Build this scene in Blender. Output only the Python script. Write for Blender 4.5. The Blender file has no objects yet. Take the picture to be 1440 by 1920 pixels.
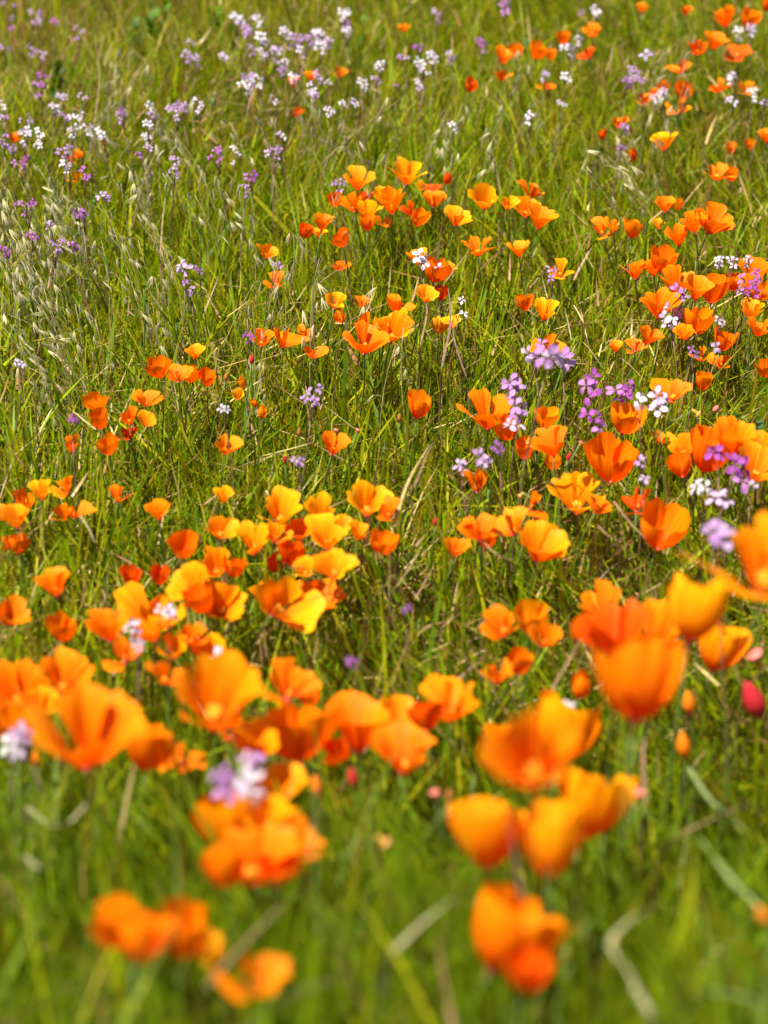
import bpy, math, random
import numpy as np
from mathutils import Vector, Matrix

random.seed(7)
rng = np.random.default_rng(11)
rad = math.radians
SC = bpy.context.scene
COL = SC.collection

# ------------------------------------------------------------------ camera
F_PX = 3583.0                    # focal length in photo pixels (1440 x 1920)
CAM_H = 1.59
PITCH = rad(-26.7)
cam_data = bpy.data.cameras.new('camera')
cam_data.sensor_fit = 'VERTICAL'
cam_data.sensor_height = 36.0
cam_data.lens = 36.0 * F_PX / 1920.0
cam_data.clip_start = 0.05
cam_data.clip_end = 400.0
cam_data.dof.use_dof = True
cam_data.dof.focus_distance = 3.15
cam_data.dof.aperture_fstop = 2.75
cam_data.dof.aperture_blades = 9
cam = bpy.data.objects.new('camera', cam_data)
cam.location = (0, 0, CAM_H)
cam.rotation_euler = (rad(90) + PITCH, 0, 0)
COL.objects.link(cam)
SC.camera = cam
SC.cycles.max_bounces = 6
SC.cycles.diffuse_bounces = 4
SC.cycles.transmission_bounces = 4
SC.cycles.glossy_bounces = 2

# ------------------------------------------------------------------ sky, sun, exposure
SUN_EL, SUN_AZ = rad(66), rad(-118)      # azimuth from +Y (view direction), negative = left
sd = Vector((math.sin(SUN_AZ) * math.cos(SUN_EL), math.cos(SUN_AZ) * math.cos(SUN_EL), math.sin(SUN_EL)))
world = bpy.data.worlds.new('World')
SC.world = world
world.use_nodes = True
wn = world.node_tree.nodes
wn.clear()
sky = wn.new('ShaderNodeTexSky')
sky.sky_type = 'NISHITA'
sky.sun_disc = False
sky.sun_elevation = SUN_EL
sky.sun_rotation = SUN_AZ
bg = wn.new('ShaderNodeBackground')
bg.inputs['Strength'].default_value = 0.05
wo = wn.new('ShaderNodeOutputWorld')
world.node_tree.links.new(sky.outputs[0], bg.inputs[0])
world.node_tree.links.new(bg.outputs[0], wo.inputs[0])
sl = bpy.data.lights.new('sun', 'SUN')
sl.energy = 5.0
sl.angle = rad(0.53)
sl.color = (1.0, 0.93, 0.78)
sun = bpy.data.objects.new('sun', sl)
sun.rotation_euler = (-sd).to_track_quat('-Z', 'Y').to_euler()
sun.location = sd * 20
COL.objects.link(sun)
SC.view_settings.view_transform = 'Standard'
SC.view_settings.look = 'None'
SC.view_settings.gamma = 1.0
SC.view_settings.exposure = 1.36
SC.view_settings.use_curve_mapping = False

# ------------------------------------------------------------------ terrain function and pixel rays
TS = math.tan(rad(5.0))


def g(x, y):
    """height of the hillside"""
    return (TS * y + 0.45 * np.exp(-((y - 0.7) / 0.85) ** 2) + 0.018 * np.sin(2.1 * x + 0.7 * y + 0.4) * np.cos(1.7 * y - 0.9 * x)
            + 0.010 * np.sin(5.3 * x - 2.2 * y) * np.sin(4.1 * y + 1.0))


def ray(px, py):
    a, b = (px - 720.0) / F_PX, (960.0 - py) / F_PX
    return Vector((a, math.cos(PITCH) - b * math.sin(PITCH), math.sin(PITCH) + b * math.cos(PITCH)))


def at(px, py, h):
    """point on the pixel's ray that stands h above the hillside; also its depth"""
    d = ray(px, py)
    lo, hi = 0.3, 14.0
    for _ in range(40):
        t = 0.5 * (lo + hi)
        p = d * t
        if CAM_H + p.z - float(g(p.x, p.y)) > h:
            lo = t
        else:
            hi = t
    p = d * lo
    return Vector((p.x, p.y, CAM_H + p.z)), lo


# ------------------------------------------------------------------ materials
def new_mat(name):
    m = bpy.data.materials.new(name)
    m.use_nodes = True
    m.node_tree.nodes.clear()
    return m, m.node_tree.nodes, m.node_tree.links


def leafy(name, color_from, trans=0.35, rough=0.42, spec=0.4, tcol=(1.0, 1.0, 1.0), var=0.25, scale=60.0):
    """thin plant tissue: reflects and lets light through; colour from an attribute, the object or a constant"""
    m, n, l = new_mat(name)
    if color_from == 'attr':
        src = n.new('ShaderNodeAttribute'); src.attribute_name = 'col'; c = src.outputs['Color']
    elif color_from == 'object':
        src = n.new('ShaderNodeObjectInfo'); c = src.outputs['Color']
    else:
        src = n.new('ShaderNodeRGB'); src.outputs[0].default_value = (*color_from, 1); c = src.outputs[0]
    tc = n.new('ShaderNodeTexCoord')
    noi = n.new('ShaderNodeTexNoise'); noi.inputs['Scale'].default_value = scale; noi.inputs['Detail'].default_value = 3
    l.new(tc.outputs['Object'], noi.inputs['Vector'])
    mp = n.new('ShaderNodeMapRange'); mp.inputs[1].default_value = 0.25; mp.inputs[2].default_value = 0.75
    mp.inputs[3].default_value = 1 - var; mp.inputs[4].default_value = 1 + var
    l.new(noi.outputs[0], mp.inputs[0])
    mul = n.new('ShaderNodeVectorMath'); mul.operation = 'SCALE'
    l.new(c, mul.inputs[0]); l.new(mp.outputs[0], mul.inputs['Scale'])
    pb = n.new('ShaderNodeBsdfPrincipled')
    pb.inputs['Roughness'].default_value = rough
    pb.inputs['Specular IOR Level'].default_value = spec
    l.new(mul.outputs[0], pb.inputs['Base Color'])
    tr = n.new('ShaderNodeBsdfTranslucent')
    tm = n.new('ShaderNodeVectorMath'); tm.operation = 'MULTIPLY'; tm.inputs[1].default_value = tcol
    l.new(mul.outputs[0], tm.inputs[0]); l.new(tm.outputs[0], tr.inputs['Color'])
    mx = n.new('ShaderNodeMixShader'); mx.inputs[0].default_value = trans
    l.new(pb.outputs[0], mx.inputs[1]); l.new(tr.outputs[0], mx.inputs[2])
    out = n.new('ShaderNodeOutputMaterial'); l.new(mx.outputs[0], out.inputs[0])
    return m


def petal_material(name, base_dark, streak=0.16, trans=0.42, base_end=0.55, rim_green=1.0, through=(1, 1, 1)):
    """petal: object colour at the rim, a deeper tone at the claw, fine radial veins"""
    m, n, l = new_mat(name)
    oi = n.new('ShaderNodeObjectInfo')
    uv = n.new('ShaderNodeUVMap'); uv.uv_map = 'UVMap'
    sp = n.new('ShaderNodeSeparateXYZ'); l.new(uv.outputs[0], sp.inputs[0])
    # deeper pigment at the claw
    mr = n.new('ShaderNodeMapRange'); mr.interpolation_type = 'SMOOTHSTEP'
    mr.inputs[1].default_value = 0.05; mr.inputs[2].default_value = base_end
    l.new(sp.outputs['Y'], mr.inputs[0])
    dk = n.new('ShaderNodeVectorMath'); dk.operation = 'MULTIPLY'; dk.inputs[1].default_value = base_dark
    l.new(oi.outputs['Color'], dk.inputs[0])
    mix = n.new('ShaderNodeMix'); mix.data_type = 'RGBA'
    l.new(mr.outputs[0], mix.inputs['Factor']); l.new(dk.outputs[0], mix.inputs['A']); l.new(oi.outputs['Color'], mix.inputs['B'])
    rim = n.new('ShaderNodeMapRange'); rim.inputs[1].default_value = 0.55; rim.inputs[2].default_value = 1.0
    rim.inputs[3].default_value = 1.0; rim.inputs[4].default_value = rim_green
    l.new(sp.outputs['Y'], rim.inputs[0])
    # veins: noise stretched along the petal
    mp = n.new('ShaderNodeMapping'); mp.inputs['Scale'].default_value = (26, 1.6, 1)
    l.new(uv.outputs[0], mp.inputs[0])
    ad = n.new('ShaderNodeVectorMath'); ad.operation = 'ADD'
    l.new(mp.outputs[0], ad.inputs[0])
    rv = n.new('ShaderNodeMath'); rv.operation = 'MULTIPLY'; rv.inputs[1].default_value = 40
    l.new(oi.outputs['Random'], rv.inputs[0]); l.new(rv.outputs[0], ad.inputs[1])
    noi = n.new('ShaderNodeTexNoise'); noi.inputs['Scale'].default_value = 1.0; noi.inputs['Detail'].default_value = 4
    l.new(ad.outputs[0], noi.inputs['Vector'])
    vr = n.new('ShaderNodeMapRange'); vr.inputs[1].default_value = 0.3; vr.inputs[2].default_value = 0.7
    vr.inputs[3].default_value = 1 - streak; vr.inputs[4].default_value = 1 + streak * 0.5
    l.new(noi.outputs[0], vr.inputs[0])
    # veins act most on the green channel, so the hue shifts rather than only the value
    cb = n.new('ShaderNodeCombineXYZ'); cb.inputs[0].default_value = 1.0
    vg = n.new('ShaderNodeMath'); vg.operation = 'MULTIPLY'
    l.new(vr.outputs[0], vg.inputs[0]); l.new(rim.outputs[0], vg.inputs[1])
    l.new(vg.outputs[0], cb.inputs[1]); l.new(vr.outputs[0], cb.inputs[2])
    cm = n.new('ShaderNodeVectorMath'); cm.operation = 'MULTIPLY'
    l.new(mix.outputs['Result'], cm.inputs[0]); l.new(cb.outputs[0], cm.inputs[1])
    bu = n.new('ShaderNodeBump'); bu.inputs['Strength'].default_value = 0.6; bu.inputs['Distance'].default_value = 0.002
    l.new(noi.outputs[0], bu.inputs['Height'])
    pb = n.new('ShaderNodeBsdfPrincipled'); pb.inputs['Roughness'].default_value = 0.48
    pb.inputs['Specular IOR Level'].default_value = 0.12
    l.new(cm.outputs[0], pb.inputs['Base Color']); l.new(bu.outputs[0], pb.inputs['Normal'])
    tq = n.new('ShaderNodeVectorMath'); tq.operation = 'MULTIPLY'; tq.inputs[1].default_value = through
    l.new(cm.outputs[0], tq.inputs[0])
    tr = n.new('ShaderNodeBsdfTranslucent'); l.new(tq.outputs[0], tr.inputs['Color']); l.new(bu.outputs[0], tr.inputs['Normal'])
    mx = n.new('ShaderNodeMixShader'); mx.inputs[0].default_value = trans
    l.new(pb.outputs[0], mx.inputs[1]); l.new(tr.outputs[0], mx.inputs[2])
    out = n.new('ShaderNodeOutputMaterial'); l.new(mx.outputs[0], out.inputs[0])
    return m


def soil_material():
    m, n, l = new_mat('soil')
    tc = n.new('ShaderNodeTexCoord')
    a = n.new('ShaderNodeTexNoise'); a.inputs['Scale'].default_value = 9; a.inputs['Detail'].default_value = 8
    l.new(tc.outputs['Object'], a.inputs['Vector'])
    r = n.new('ShaderNodeValToRGB')
    r.color_ramp.elements[0].position = 0.3; r.color_ramp.elements[0].color = (0.06, 0.045, 0.022, 1)
    r.color_ramp.elements[1].position = 0.7; r.color_ramp.elements[1].color = (0.17, 0.13, 0.06, 1)
    e = r.color_ramp.elements.new(0.5); e.color = (0.09, 0.085, 0.028, 1)
    l.new(a.outputs[0], r.inputs[0])
    b = n.new('ShaderNodeBump'); b.inputs['Strength'].default_value = 0.8; b.inputs['Distance'].default_value = 0.03
    l.new(a.outputs[0], b.inputs['Height'])
    pb = n.new('ShaderNodeBsdfPrincipled'); pb.inputs['Roughness'].default_value = 0.9
    pb.inputs['Specular IOR Level'].default_value = 0.2
    l.new(r.outputs[0], pb.inputs['Base Color']); l.new(b.outputs[0], pb.inputs['Normal'])
    out = n.new('ShaderNodeOutputMaterial'); l.new(pb.outputs[0], out.inputs[0])
    return m


M_SOIL = soil_material()
M_GRASS = leafy('grass_blades', 'attr', trans=0.48, rough=0.42, spec=0.1, tcol=(1.3, 1.25, 0.25), var=0.18, scale=25)
M_STRAW = leafy('dry_straw', 'attr', trans=0.12, rough=0.5, spec=0.4, var=0.2, scale=40)
M_STRAW_O = leafy('dry_straw_single', 'object', trans=0.2, rough=0.6, spec=0.2, var=0.45, scale=130)
M_STEM = leafy('green_stem', (0.10, 0.17, 0.03), trans=0.1, rough=0.45, var=0.3, scale=40)
M_RSTEM = leafy('radish_stem', (0.17, 0.10, 0.07), trans=0.05, rough=0.5, var=0.35, scale=40)
M_RECEPT = leafy('pink_receptacle', (0.62, 0.16, 0.13), trans=0.2, rough=0.5, var=0.25, scale=200)
M_STAMEN = leafy('yellow_stamens', (0.85, 0.42, 0.02), trans=0.2, rough=0.6, var=0.2, scale=200)
M_LEAF = leafy('broad_leaf', 'object', trans=0.3, rough=0.5, spec=0.15, tcol=(1.2, 1.1, 0.4), var=0.25, scale=70)
M_PETAL = petal_material('poppy_petal', (0.86, 0.22, 0.2), streak=0.36, base_end=0.66, rim_green=1.25, through=(1.05, 0.6, 0.4))
M_RPETAL = petal_material('radish_petal', (1.0, 1.05, 0.95), streak=0.12, trans=0.4, base_end=0.5)
M_SPIKE = leafy('oat_husk', 'object', trans=0.3, rough=0.4, spec=0.5, var=0.2, scale=200)


# ------------------------------------------------------------------ mesh helpers
def mesh_from(name, verts, faces, mat, smooth=True, uvs=None):
    me = bpy.data.meshes.new(name)
    me.from_pydata(verts, [], faces)
    if smooth:
        me.polygons.foreach_set('use_smooth', [True] * len(me.polygons))
    if uvs is not None:
        ul = me.uv_layers.new(name='UVMap')
        li = np.empty(len(me.loops), dtype=np.int32)
        me.loops.foreach_get('vertex_index', li)
        ul.data.foreach_set('uv', np.asarray(uvs, dtype=np.float32)[li].ravel())
    me.materials.append(mat)
    return me


def obj(name, me, parent=None):
    o = bpy.data.objects.new(name, me)
    COL.objects.link(o)
    if parent is not None:
        o.parent = parent
    return o


def thing(name, loc=(0, 0, 0)):
    o = bpy.data.objects.new(name, None)
    o.empty_display_size = 0.01
    o.location = loc
    COL.objects.link(o)
    return o


def tag(o, label, cat, group=None):
    o['label'] = label
    o['category'] = cat
    if group:
        o['group'] = group


def tube(points, radii, sides=6):
    """verts, faces of a closed tapered tube along points"""
    vs, fs = [], []
    n = len(points)
    prev = Vector((1, 0, 0))
    for i, p in enumerate(points):
        a = points[max(i - 1, 0)]; b = points[min(i + 1, n - 1)]
        t = (b - a).normalized()
        u = (prev - t * prev.dot(t))
        if u.length < 1e-4:
            u = t.orthogonal()
        u.normalize(); prev = u
        v = t.cross(u)
        for k in range(sides):
            an = 2 * math.pi * k / sides
            vs.append(p + (u * math.cos(an) + v * math.sin(an)) * radii[i])
    for i in range(n - 1):
        for k in range(sides):
            k2 = (k + 1) % sides
            fs.append((i * sides + k, i * sides + k2, (i + 1) * sides + k2, (i + 1) * sides + k))
    fs.append(tuple(range(sides))[::-1])
    fs.append(tuple((n - 1) * sides + k for k in range(sides)))
    return vs, fs


def bez(a, b, c, d, n):
    out = []
    for i in range(n):
        t = i / (n - 1); s = 1 - t
        out.append(a * s ** 3 + b * 3 * s * s * t + c * 3 * s * t * t + d * t ** 3)
    return out


def lathe(prof, sides=10):
    vs, fs = [], []
    for r, z in prof:
        for k in range(sides):
            an = 2 * math.pi * k / sides
            vs.append((r * math.cos(an), r * math.sin(an), z))
    for i in range(len(prof) - 1):
        for k in range(sides):
            k2 = (k + 1) % sides
            fs.append((i * sides + k, i * sides + k2, (i + 1) * sides + k2, (i + 1) * sides + k))
    fs.append(tuple(range(sides))[::-1])
    fs.append(tuple((len(prof) - 1) * sides + k for k in range(sides)))
    return vs, fs


# ------------------------------------------------------------------ ground
def build_ground():
    xs = np.unique(np.concatenate([np.linspace(-150, -5, 30), np.linspace(-5, 5, 90), np.linspace(5, 150, 30)]))
    ys = np.unique(np.concatenate([np.linspace(-60, -2, 14), np.linspace(-2, 9, 100), np.linspace(9, 220, 40)]))
    X, Y = np.meshgrid(xs, ys)
    Z = g(X, Y)
    v = np.stack([X.ravel(), Y.ravel(), Z.ravel()], 1)
    nx = len(xs)
    f = []
    for j in range(len(ys) - 1):
        for i in range(nx - 1):
            a = j * nx + i
            f.append((a, a + 1, a + nx + 1, a + nx))
    o = obj('ground', mesh_from('ground', v.tolist(), f, M_SOIL))
    o['kind'] = 'structure'


build_ground()


# ------------------------------------------------------------------ grass and thatch (uncountable)
def noise2(x, y, s, seed):
    r = np.random.default_rng(seed)
    out = np.zeros_like(x)
    for k in range(7):
        a = r.uniform(0, 2 * math.pi); fq = s * r.uniform(0.6, 1.9); ph = r.uniform(0, 6.28)
        out += np.sin(fq * (x * math.cos(a) + y * math.sin(a)) + ph)
    return out / 4.0


def blade_mesh(name, x, y, h, w, ldir, lean, curve, face, col, mat, z0=None, nseg=4):
    """every blade: nseg pairs of vertices and a tip"""
    n = len(x)
    z = g(x, y) - 0.004 if z0 is None else z0
    lx, ly = np.cos(ldir), np.sin(ldir)
    sx, sy = np.cos(face), np.sin(face)
    V = np.zeros((n, 2 * nseg + 1, 3), dtype=np.float32)
    for i in range(nseg + 1):
        t = i / nseg
        off = h * (lean * t + curve * t * t)
        zz = z + h * (t - 0.42 * np.minimum(curve, 1.6) * t ** 2.4)
        cx, cy = x + lx * off, y + ly * off
        if i == nseg:
            V[:, 2 * nseg] = np.stack([cx, cy, zz], 1)
        else:
            ww = 0.5 * w * (0.75 + 0.6 * t - 1.1 * t * t)
            tw = face + t * 0.7
            sx, sy = np.cos(tw), np.sin(tw)
            V[:, 2 * i] = np.stack([cx - sx * ww, cy - sy * ww, zz], 1)
            V[:, 2 * i + 1] = np.stack([cx + sx * ww, cy + sy * ww, zz], 1)
    k = 2 * nseg + 1
    base = (np.arange(n) * k)[:, None]
    quads = np.concatenate([base + np.array([2 * i, 2 * i + 1, 2 * i + 3, 2 * i + 2]) for i in range(nseg - 1)], 1).reshape(n, -1)
    tri = base + np.array([2 * nseg - 2, 2 * nseg - 1, 2 * nseg])
    loops = np.concatenate([quads, tri], 1).ravel().astype(np.int32)
    per = [4] * (nseg - 1) + [3]
    tot = np.tile(np.array(per, dtype=np.int32), n)
    start = np.concatenate([[0], np.cumsum(tot)[:-1]]).astype(np.int32)
    me = bpy.data.meshes.new(name)
    me.vertices.add(n * k); me.vertices.foreach_set('co', V.ravel())
    me.loops.add(len(loops)); me.loops.foreach_set('vertex_index', loops)
    me.polygons.add(len(tot)); me.polygons.foreach_set('loop_start', start); me.polygons.foreach_set('loop_total', tot)
    me.polygons.foreach_set('use_smooth', np.ones(len(tot), dtype=bool))
    me.update(calc_edges=True)
    at_ = me.attributes.new('col', 'FLOAT_COLOR', 'POINT')
    C = np.ones((n, k, 4), dtype=np.float32)
    C[:, :, :3] = col[:, None, :]
    at_.data.foreach_set('color', C.ravel())
    me.materials.append(mat)
    return me


def scatter(density, y0, y1, margin, keep=None):
    """points over the hillside wedge the picture shows, with a margin at the sides"""
    ymax = y1
    half = 0.235 * ymax + margin
    n = int(density * (y1 - y0) * 2 * half)
    x = rng.uniform(-half, half, n); y = rng.uniform(y0, y1, n)
    k = np.abs(x) < 0.235 * y + margin
    return x[k], y[k]


GREENS = np.array([[0.158, 0.245, 0.003], [0.212, 0.295, 0.003], [0.280, 0.310, 0.003], [0.104, 0.157, 0.002],
                   [0.180, 0.140, 0.005], [0.325, 0.310, 0.008], [0.080, 0.148, 0.003]])
DRYS = np.array([[0.33, 0.23, 0.085], [0.24, 0.15, 0.05], [0.18, 0.09, 0.03], [0.40, 0.31, 0.13], [0.15, 0.07, 0.03], [0.25, 0.13, 0.07]])


def to_px(x, y, z):
    dx, dy, dz = x, y, z - CAM_H
    t = dy * math.cos(PITCH) + dz * math.sin(PITCH)
    u = -dy * math.sin(PITCH) + dz * math.cos(PITCH)
    return 720 + F_PX * dx / t, 960 - F_PX * u / t


def build_grass():
    parts = []
    xa, ya = scatter(12000, 0.6, 6.0, 0.55)
    # thinner cover to the sides and beyond
    n2 = 110000
    xb = rng.uniform(-4, 4, n2); yb = rng.uniform(0.4, 9.0, n2)
    kb = (np.abs(xb) > 0.235 * yb + 0.55) | (yb > 6.0)
    x = np.concatenate([xa, xb[kb]]); y = np.concatenate([ya, yb[kb]])
    # tufts: pull half of the blades toward tuft centres
    n = len(x)
    tx = np.round(x / 0.035 + rng.normal(0, 0.35, n)) * 0.035; ty = np.round(y / 0.035 + rng.normal(0, 0.35, n)) * 0.035
    pull = (rng.random(n) < 0.55)[:]
    jx = 0.012 * np.sin(913.7 * tx + 311.1 * ty); jy = 0.012 * np.sin(517.3 * tx - 731.9 * ty)
    x = np.where(pull, tx + jx + rng.normal(0, 0.006, n), x)
    y = np.where(pull, ty + jy + rng.normal(0, 0.006, n), y)
    cut = noise2(x, y, 9.0, 5) > -1.15
    x, y = x[cut], y[cut]
    n = len(x)
    hn = noise2(x, y, 5.0, 3)
    h = 0.125 * np.exp(rng.normal(0, 0.34, n)) * (1 + 0.18 * hn)
    tall = rng.random(n) < 0.02
    h = np.where(tall & (y > 1.9), np.minimum(h * 1.45, 0.265), np.minimum(h, 0.21))
    w = 0.0047 * np.exp(rng.normal(0, 0.36, n)) * np.where(tall, 1.4, 1.0)
    broad = rng.random(n) < 0.05
    w = np.where(broad, rng.uniform(0.006, 0.010, n), w)
    h = np.where(broad, h * 0.85, h)
    # lean field: mostly upright with drifting direction
    field = noise2(x, y, 2.2, 8) * 1.6
    ldir = rng.uniform(0, 2 * math.pi, n)
    fld = math.pi * 0.5 + field
    mixd = rng.random(n) < 0.5
    ldir = np.where(mixd, fld + rng.normal(0, 0.7, n), ldir)
    lean = np.abs(rng.normal(0, 0.40, n))
    curve = np.abs(rng.normal(0.12, 0.28, n))
    bend = rng.random(n) < 0.10
    curve = np.where(bend, rng.uniform(0.7, 1.5, n), curve)
    face = rng.normal(0, 0.9, n)
    # colour by blade; drier patches
    dryp = np.clip(0.075 + 0.09 * noise2(x, y, 3.0, 21), 0.03, 0.5)
    ppx, ppy = to_px(x, y, g(x, y) + 0.12)
    dryp = dryp + 0.22 * np.clip(1 - ppy / 330.0, 0, 1) * np.clip(1.25 - ppx / 1300.0, 0, 1)
    dryp = dryp * np.clip(1.0 - (ppy - 1150) / 700.0, 0.4, 1)
    near = np.clip((ppy - 1250) / 400.0, 0, 1)
    h = h * (1 + 0.18 * near)
    gi = np.clip((rng.random(n) * (7 - 1.0 * near) + 0.9 * noise2(x, y, 4.0, 31)), 0, 6.99).astype(int)
    col = GREENS[gi] * np.exp(rng.normal(0, 0.16, (n, 1)))
    isdry = rng.random(n) < dryp
    col = np.where(((rng.random(n) < 0.85 * near))[:, None], GREENS[np.where(rng.random(n) < 0.8, 3, 6)] * np.exp(rng.normal(0, 0.16, (n, 1))), col)
    col = np.where(isdry[:, None], DRYS[rng.integers(0, 6, n)] * np.exp(rng.normal(0, 0.2, (n, 1))), col)
    me = blade_mesh('grass', x, y, h, w, ldir, lean, curve, face, col, M_GRASS)
    o = obj('grass', me)
    o['kind'] = 'stuff'
    tag(o, 'fine green and yellow-green meadow grass covering the hillside', 'grass')
    # slender awns and flowering stems that stand a little above the leaf blades
    x, y = scatter(620, 1.7, 6.0, 0.3)
    n = len(x)
    h = rng.uniform(0.17, 0.285, n)
    col = np.where((rng.random(n) < 0.62)[:, None], GREENS[rng.integers(0, 7, n)], DRYS[rng.integers(0, 6, n)])
    me = blade_mesh('awns', x, y, h, rng.uniform(0.0010, 0.0019, n), rng.uniform(0, 6.28, n), np.abs(rng.normal(0, 0.22, n)),
                    np.abs(rng.normal(0.05, 0.18, n)), rng.normal(0, 0.5, n), col, M_GRASS)
    o = obj('grass_stems', me)
    o['kind'] = 'stuff'
    tag(o, 'slender green and brown flowering grass stems standing above the leaf blades', 'grass')
    # dry thatch: fallen straws and stalks caught in the grass at all heights
    x, y = scatter(4000, 0.7, 6.0, 0.3)
    _, ty_ = to_px(x, y, g(x, y) + 0.08)
    keep = noise2(x, y, 4.5, 77) + rng.normal(0, 0.5, len(x)) > 0.1 + np.clip((ty_ - 1100) / 500.0, 0, 1.0)
    x, y = x[keep], y[keep]
    n = len(x)
    ln = rng.uniform(0.02, 0.09, n)
    z0 = g(x, y) + np.clip(rng.normal(0.055, 0.045, n), 0.004, 0.16)
    # lying blades: small rise, long run
    ldir = rng.uniform(0, 2 * math.pi, n)
    rise = rng.uniform(0.15, 0.8, n)
    h = ln * rise
    lean = np.sqrt(1 - rise ** 2) / rise
    curve = rng.normal(0, 0.25, n)
    face = ldir + math.pi / 2 + rng.normal(0, 0.4, n)
    w = 0.0026 * np.exp(rng.normal(0, 0.4, n))
    col = DRYS[rng.integers(0, 6, n)] * np.exp(rng.normal(0.05, 0.2, (n, 1)))
    me = blade_mesh('thatch', x, y, h, w, ldir, lean, curve, face, col, M_STRAW, z0=z0)
    o = obj('thatch', me)
    o['kind'] = 'stuff'
    tag(o, 'tan dry straw and dead stalks tangled through the green grass', 'straw')


build_grass()

# ------------------------------------------------------------------ poppies
PCOL = {'y': (0.90, 0.375, 0.003), 'g': (0.89, 0.305, 0.002), 'o': (0.87, 0.212, 0.0012), 'r': (0.78, 0.10, 0.001)}
PROFILE = {   # radius, height along the petal, for a rim diameter of one
    'cup': [(0.03, 0.0), (0.17, 0.08), (0.32, 0.25), (0.42, 0.48), (0.475, 0.72), (0.49, 0.92)],
    'half': [(0.03, 0.0), (0.11, 0.09), (0.22, 0.25), (0.33, 0.44), (0.44, 0.61), (0.56, 0.72)],
    'open': [(0.03, 0.0), (0.15, 0.06), (0.29, 0.16), (0.42, 0.27), (0.51, 0.34), (0.58, 0.37)],
    'mess': [(0.03, 0.0), (0.12, 0.09), (0.23, 0.27), (0.33, 0.48), (0.43, 0.67), (0.54, 0.80)],
    'bud': [(0.04, 0.0), (0.24, 0.16), (0.40, 0.45), (0.44, 0.85), (0.34, 1.25), (0.16, 1.6)],
}


def prof_at(pr, t):
    s = t * (len(pr) - 1)
    i = min(int(s), len(pr) - 2); f = s - i
    # smooth interpolation (Catmull-Rom)
    def pt(k):
        k = max(0, min(len(pr) - 1, k)); return pr[k]
    p0, p1, p2, p3 = pt(i - 1), pt(i), pt(i + 1), pt(i + 2)
    out = []
    for c in (0, 1):
        a, b, cc, d = p0[c], p1[c], p2[c], p3[c]
        out.append(0.5 * ((2 * b) + (cc - a) * f + (2 * a - 5 * b + 4 * cc - d) * f * f + (3 * b - a - 3 * cc + d) * f ** 3))
    return out


def petal_mesh(kind, W, k, res, rnd):
    pr = PROFILE[kind]
    inner = k % 2
    nu, nv = res
    az = k * math.pi / 2 + rnd.uniform(-0.1, 0.1)
    messy = {'cup': 0.5, 'half': 0.85, 'open': 1.0, 'mess': 2.4, 'bud': 0.3}[kind]
    tilt = rnd.gauss(0, 0.13) * messy
    if kind == 'mess' and rnd.random() < 0.45:
        tilt += rnd.uniform(0.15, 0.6)
    span = rad(rnd.uniform(47, 62)) * (0.85 if kind == 'mess' else 1)
    lenf = rnd.uniform(0.86, 1.12)
    flat = rnd.uniform(0.62, 0.9)
    ph1, ph2 = rnd.uniform(0, 6.28), rnd.uniform(0, 6.28)
    fr1, fr2 = rnd.uniform(2.2, 4.2), rnd.uniform(6, 10)
    a1 = 0.036 * (0.7 + messy * 0.55); a2 = 0.019 * (0.7 + messy * 0.3)
    ridge = rnd.uniform(-0.02, 0.05) * (0.5 + messy)
    notch = rnd.uniform(0.0, 0.10)
    fold_side = rnd.choice([-1, 1]); fold = rnd.choice([0, 0, 0.35, 0.6, -0.3, -0.5]) * min(1.0, 0.45 + 0.4 * messy)
    nick = rnd.uniform(-0.8, 0.8); nick_d = rnd.choice([0, 0, 0.06, 0.12])
    curl = rnd.gauss(0, 0.05) * messy
    skew = rnd.gauss(0, 0.07) * messy
    vs, uvs, fs = [], [], []
    for j in range(nv + 1):
        v = j / nv
        for i in range(nu + 1):
            u = 2 * i / nu - 1
            t = v * (1 - 0.20 * abs(u) ** 2.6 - notch * math.exp(-(u / 0.22) ** 2) - nick_d * math.exp(-((u - nick) / 0.1) ** 2)) * (1 + 0.02 * math.sin(fr2 * u + ph2))
            r, z = prof_at(pr, min(t, 1.0))
            r *= lenf; z *= lenf
            # open or close the petal about its base
            c, s = math.cos(tilt), math.sin(tilt)
            r, z = r * c + z * s, z * c - r * s
            r += (a1 * math.sin(fr1 * u + ph1) + a2 * math.sin(fr2 * u + ph2)) * v * v
            r -= fold * max(0.0, u * fold_side - 0.45) * v * 0.9
            r += curl * v ** 4 - 0.012 * inner + ridge * math.exp(-(u / 0.3) ** 2) * v
            z += 0.012 * math.sin(fr1 * 1.3 * u + ph2) * v * v
            phi = u * span * (0.62 + 0.38 * min(1, v * 1.6)) + skew * v
            rr = max(r, 0.012)
            rn = rr * (1 - (1 - math.cos(phi)) * flat)
            rt = rr * math.sin(phi) * 1.02
            x = rn * math.cos(az) - rt * math.sin(az)
            y = rn * math.sin(az) + rt * math.cos(az)
            vs.append((x * W, y * W, z * W))
            uvs.append((0.5 + 0.5 * u, v))
    m = nu + 1
    for j in range(nv):
        for i in range(nu):
            a = j * m + i
            fs.append((a, a + 1, a + m + 1, a + m))
    return mesh_from('petal', vs, fs, M_PETAL, True, uvs)


def stamen_mesh():
    rnd = random.Random(5)
    V, Fc = [], []
    for k in range(14):
        an = k * 2.399; rr = 0.10 * math.sqrt((k + 1) / 14)
        a = Vector((rr * 0.3 * math.cos(an), rr * 0.3 * math.sin(an), 0.03))
        b = Vector((rr * math.cos(an), rr * math.sin(an), rnd.uniform(0.2, 0.3)))
        vs, fs = tube([a, (a + b) / 2, b], [0.008, 0.01, 0.013], 4)
        o = len(V); V += vs; Fc += [tuple(q + o for q in f) for f in fs]
    return mesh_from('stamens', V, Fc, M_STAMEN)


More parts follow.
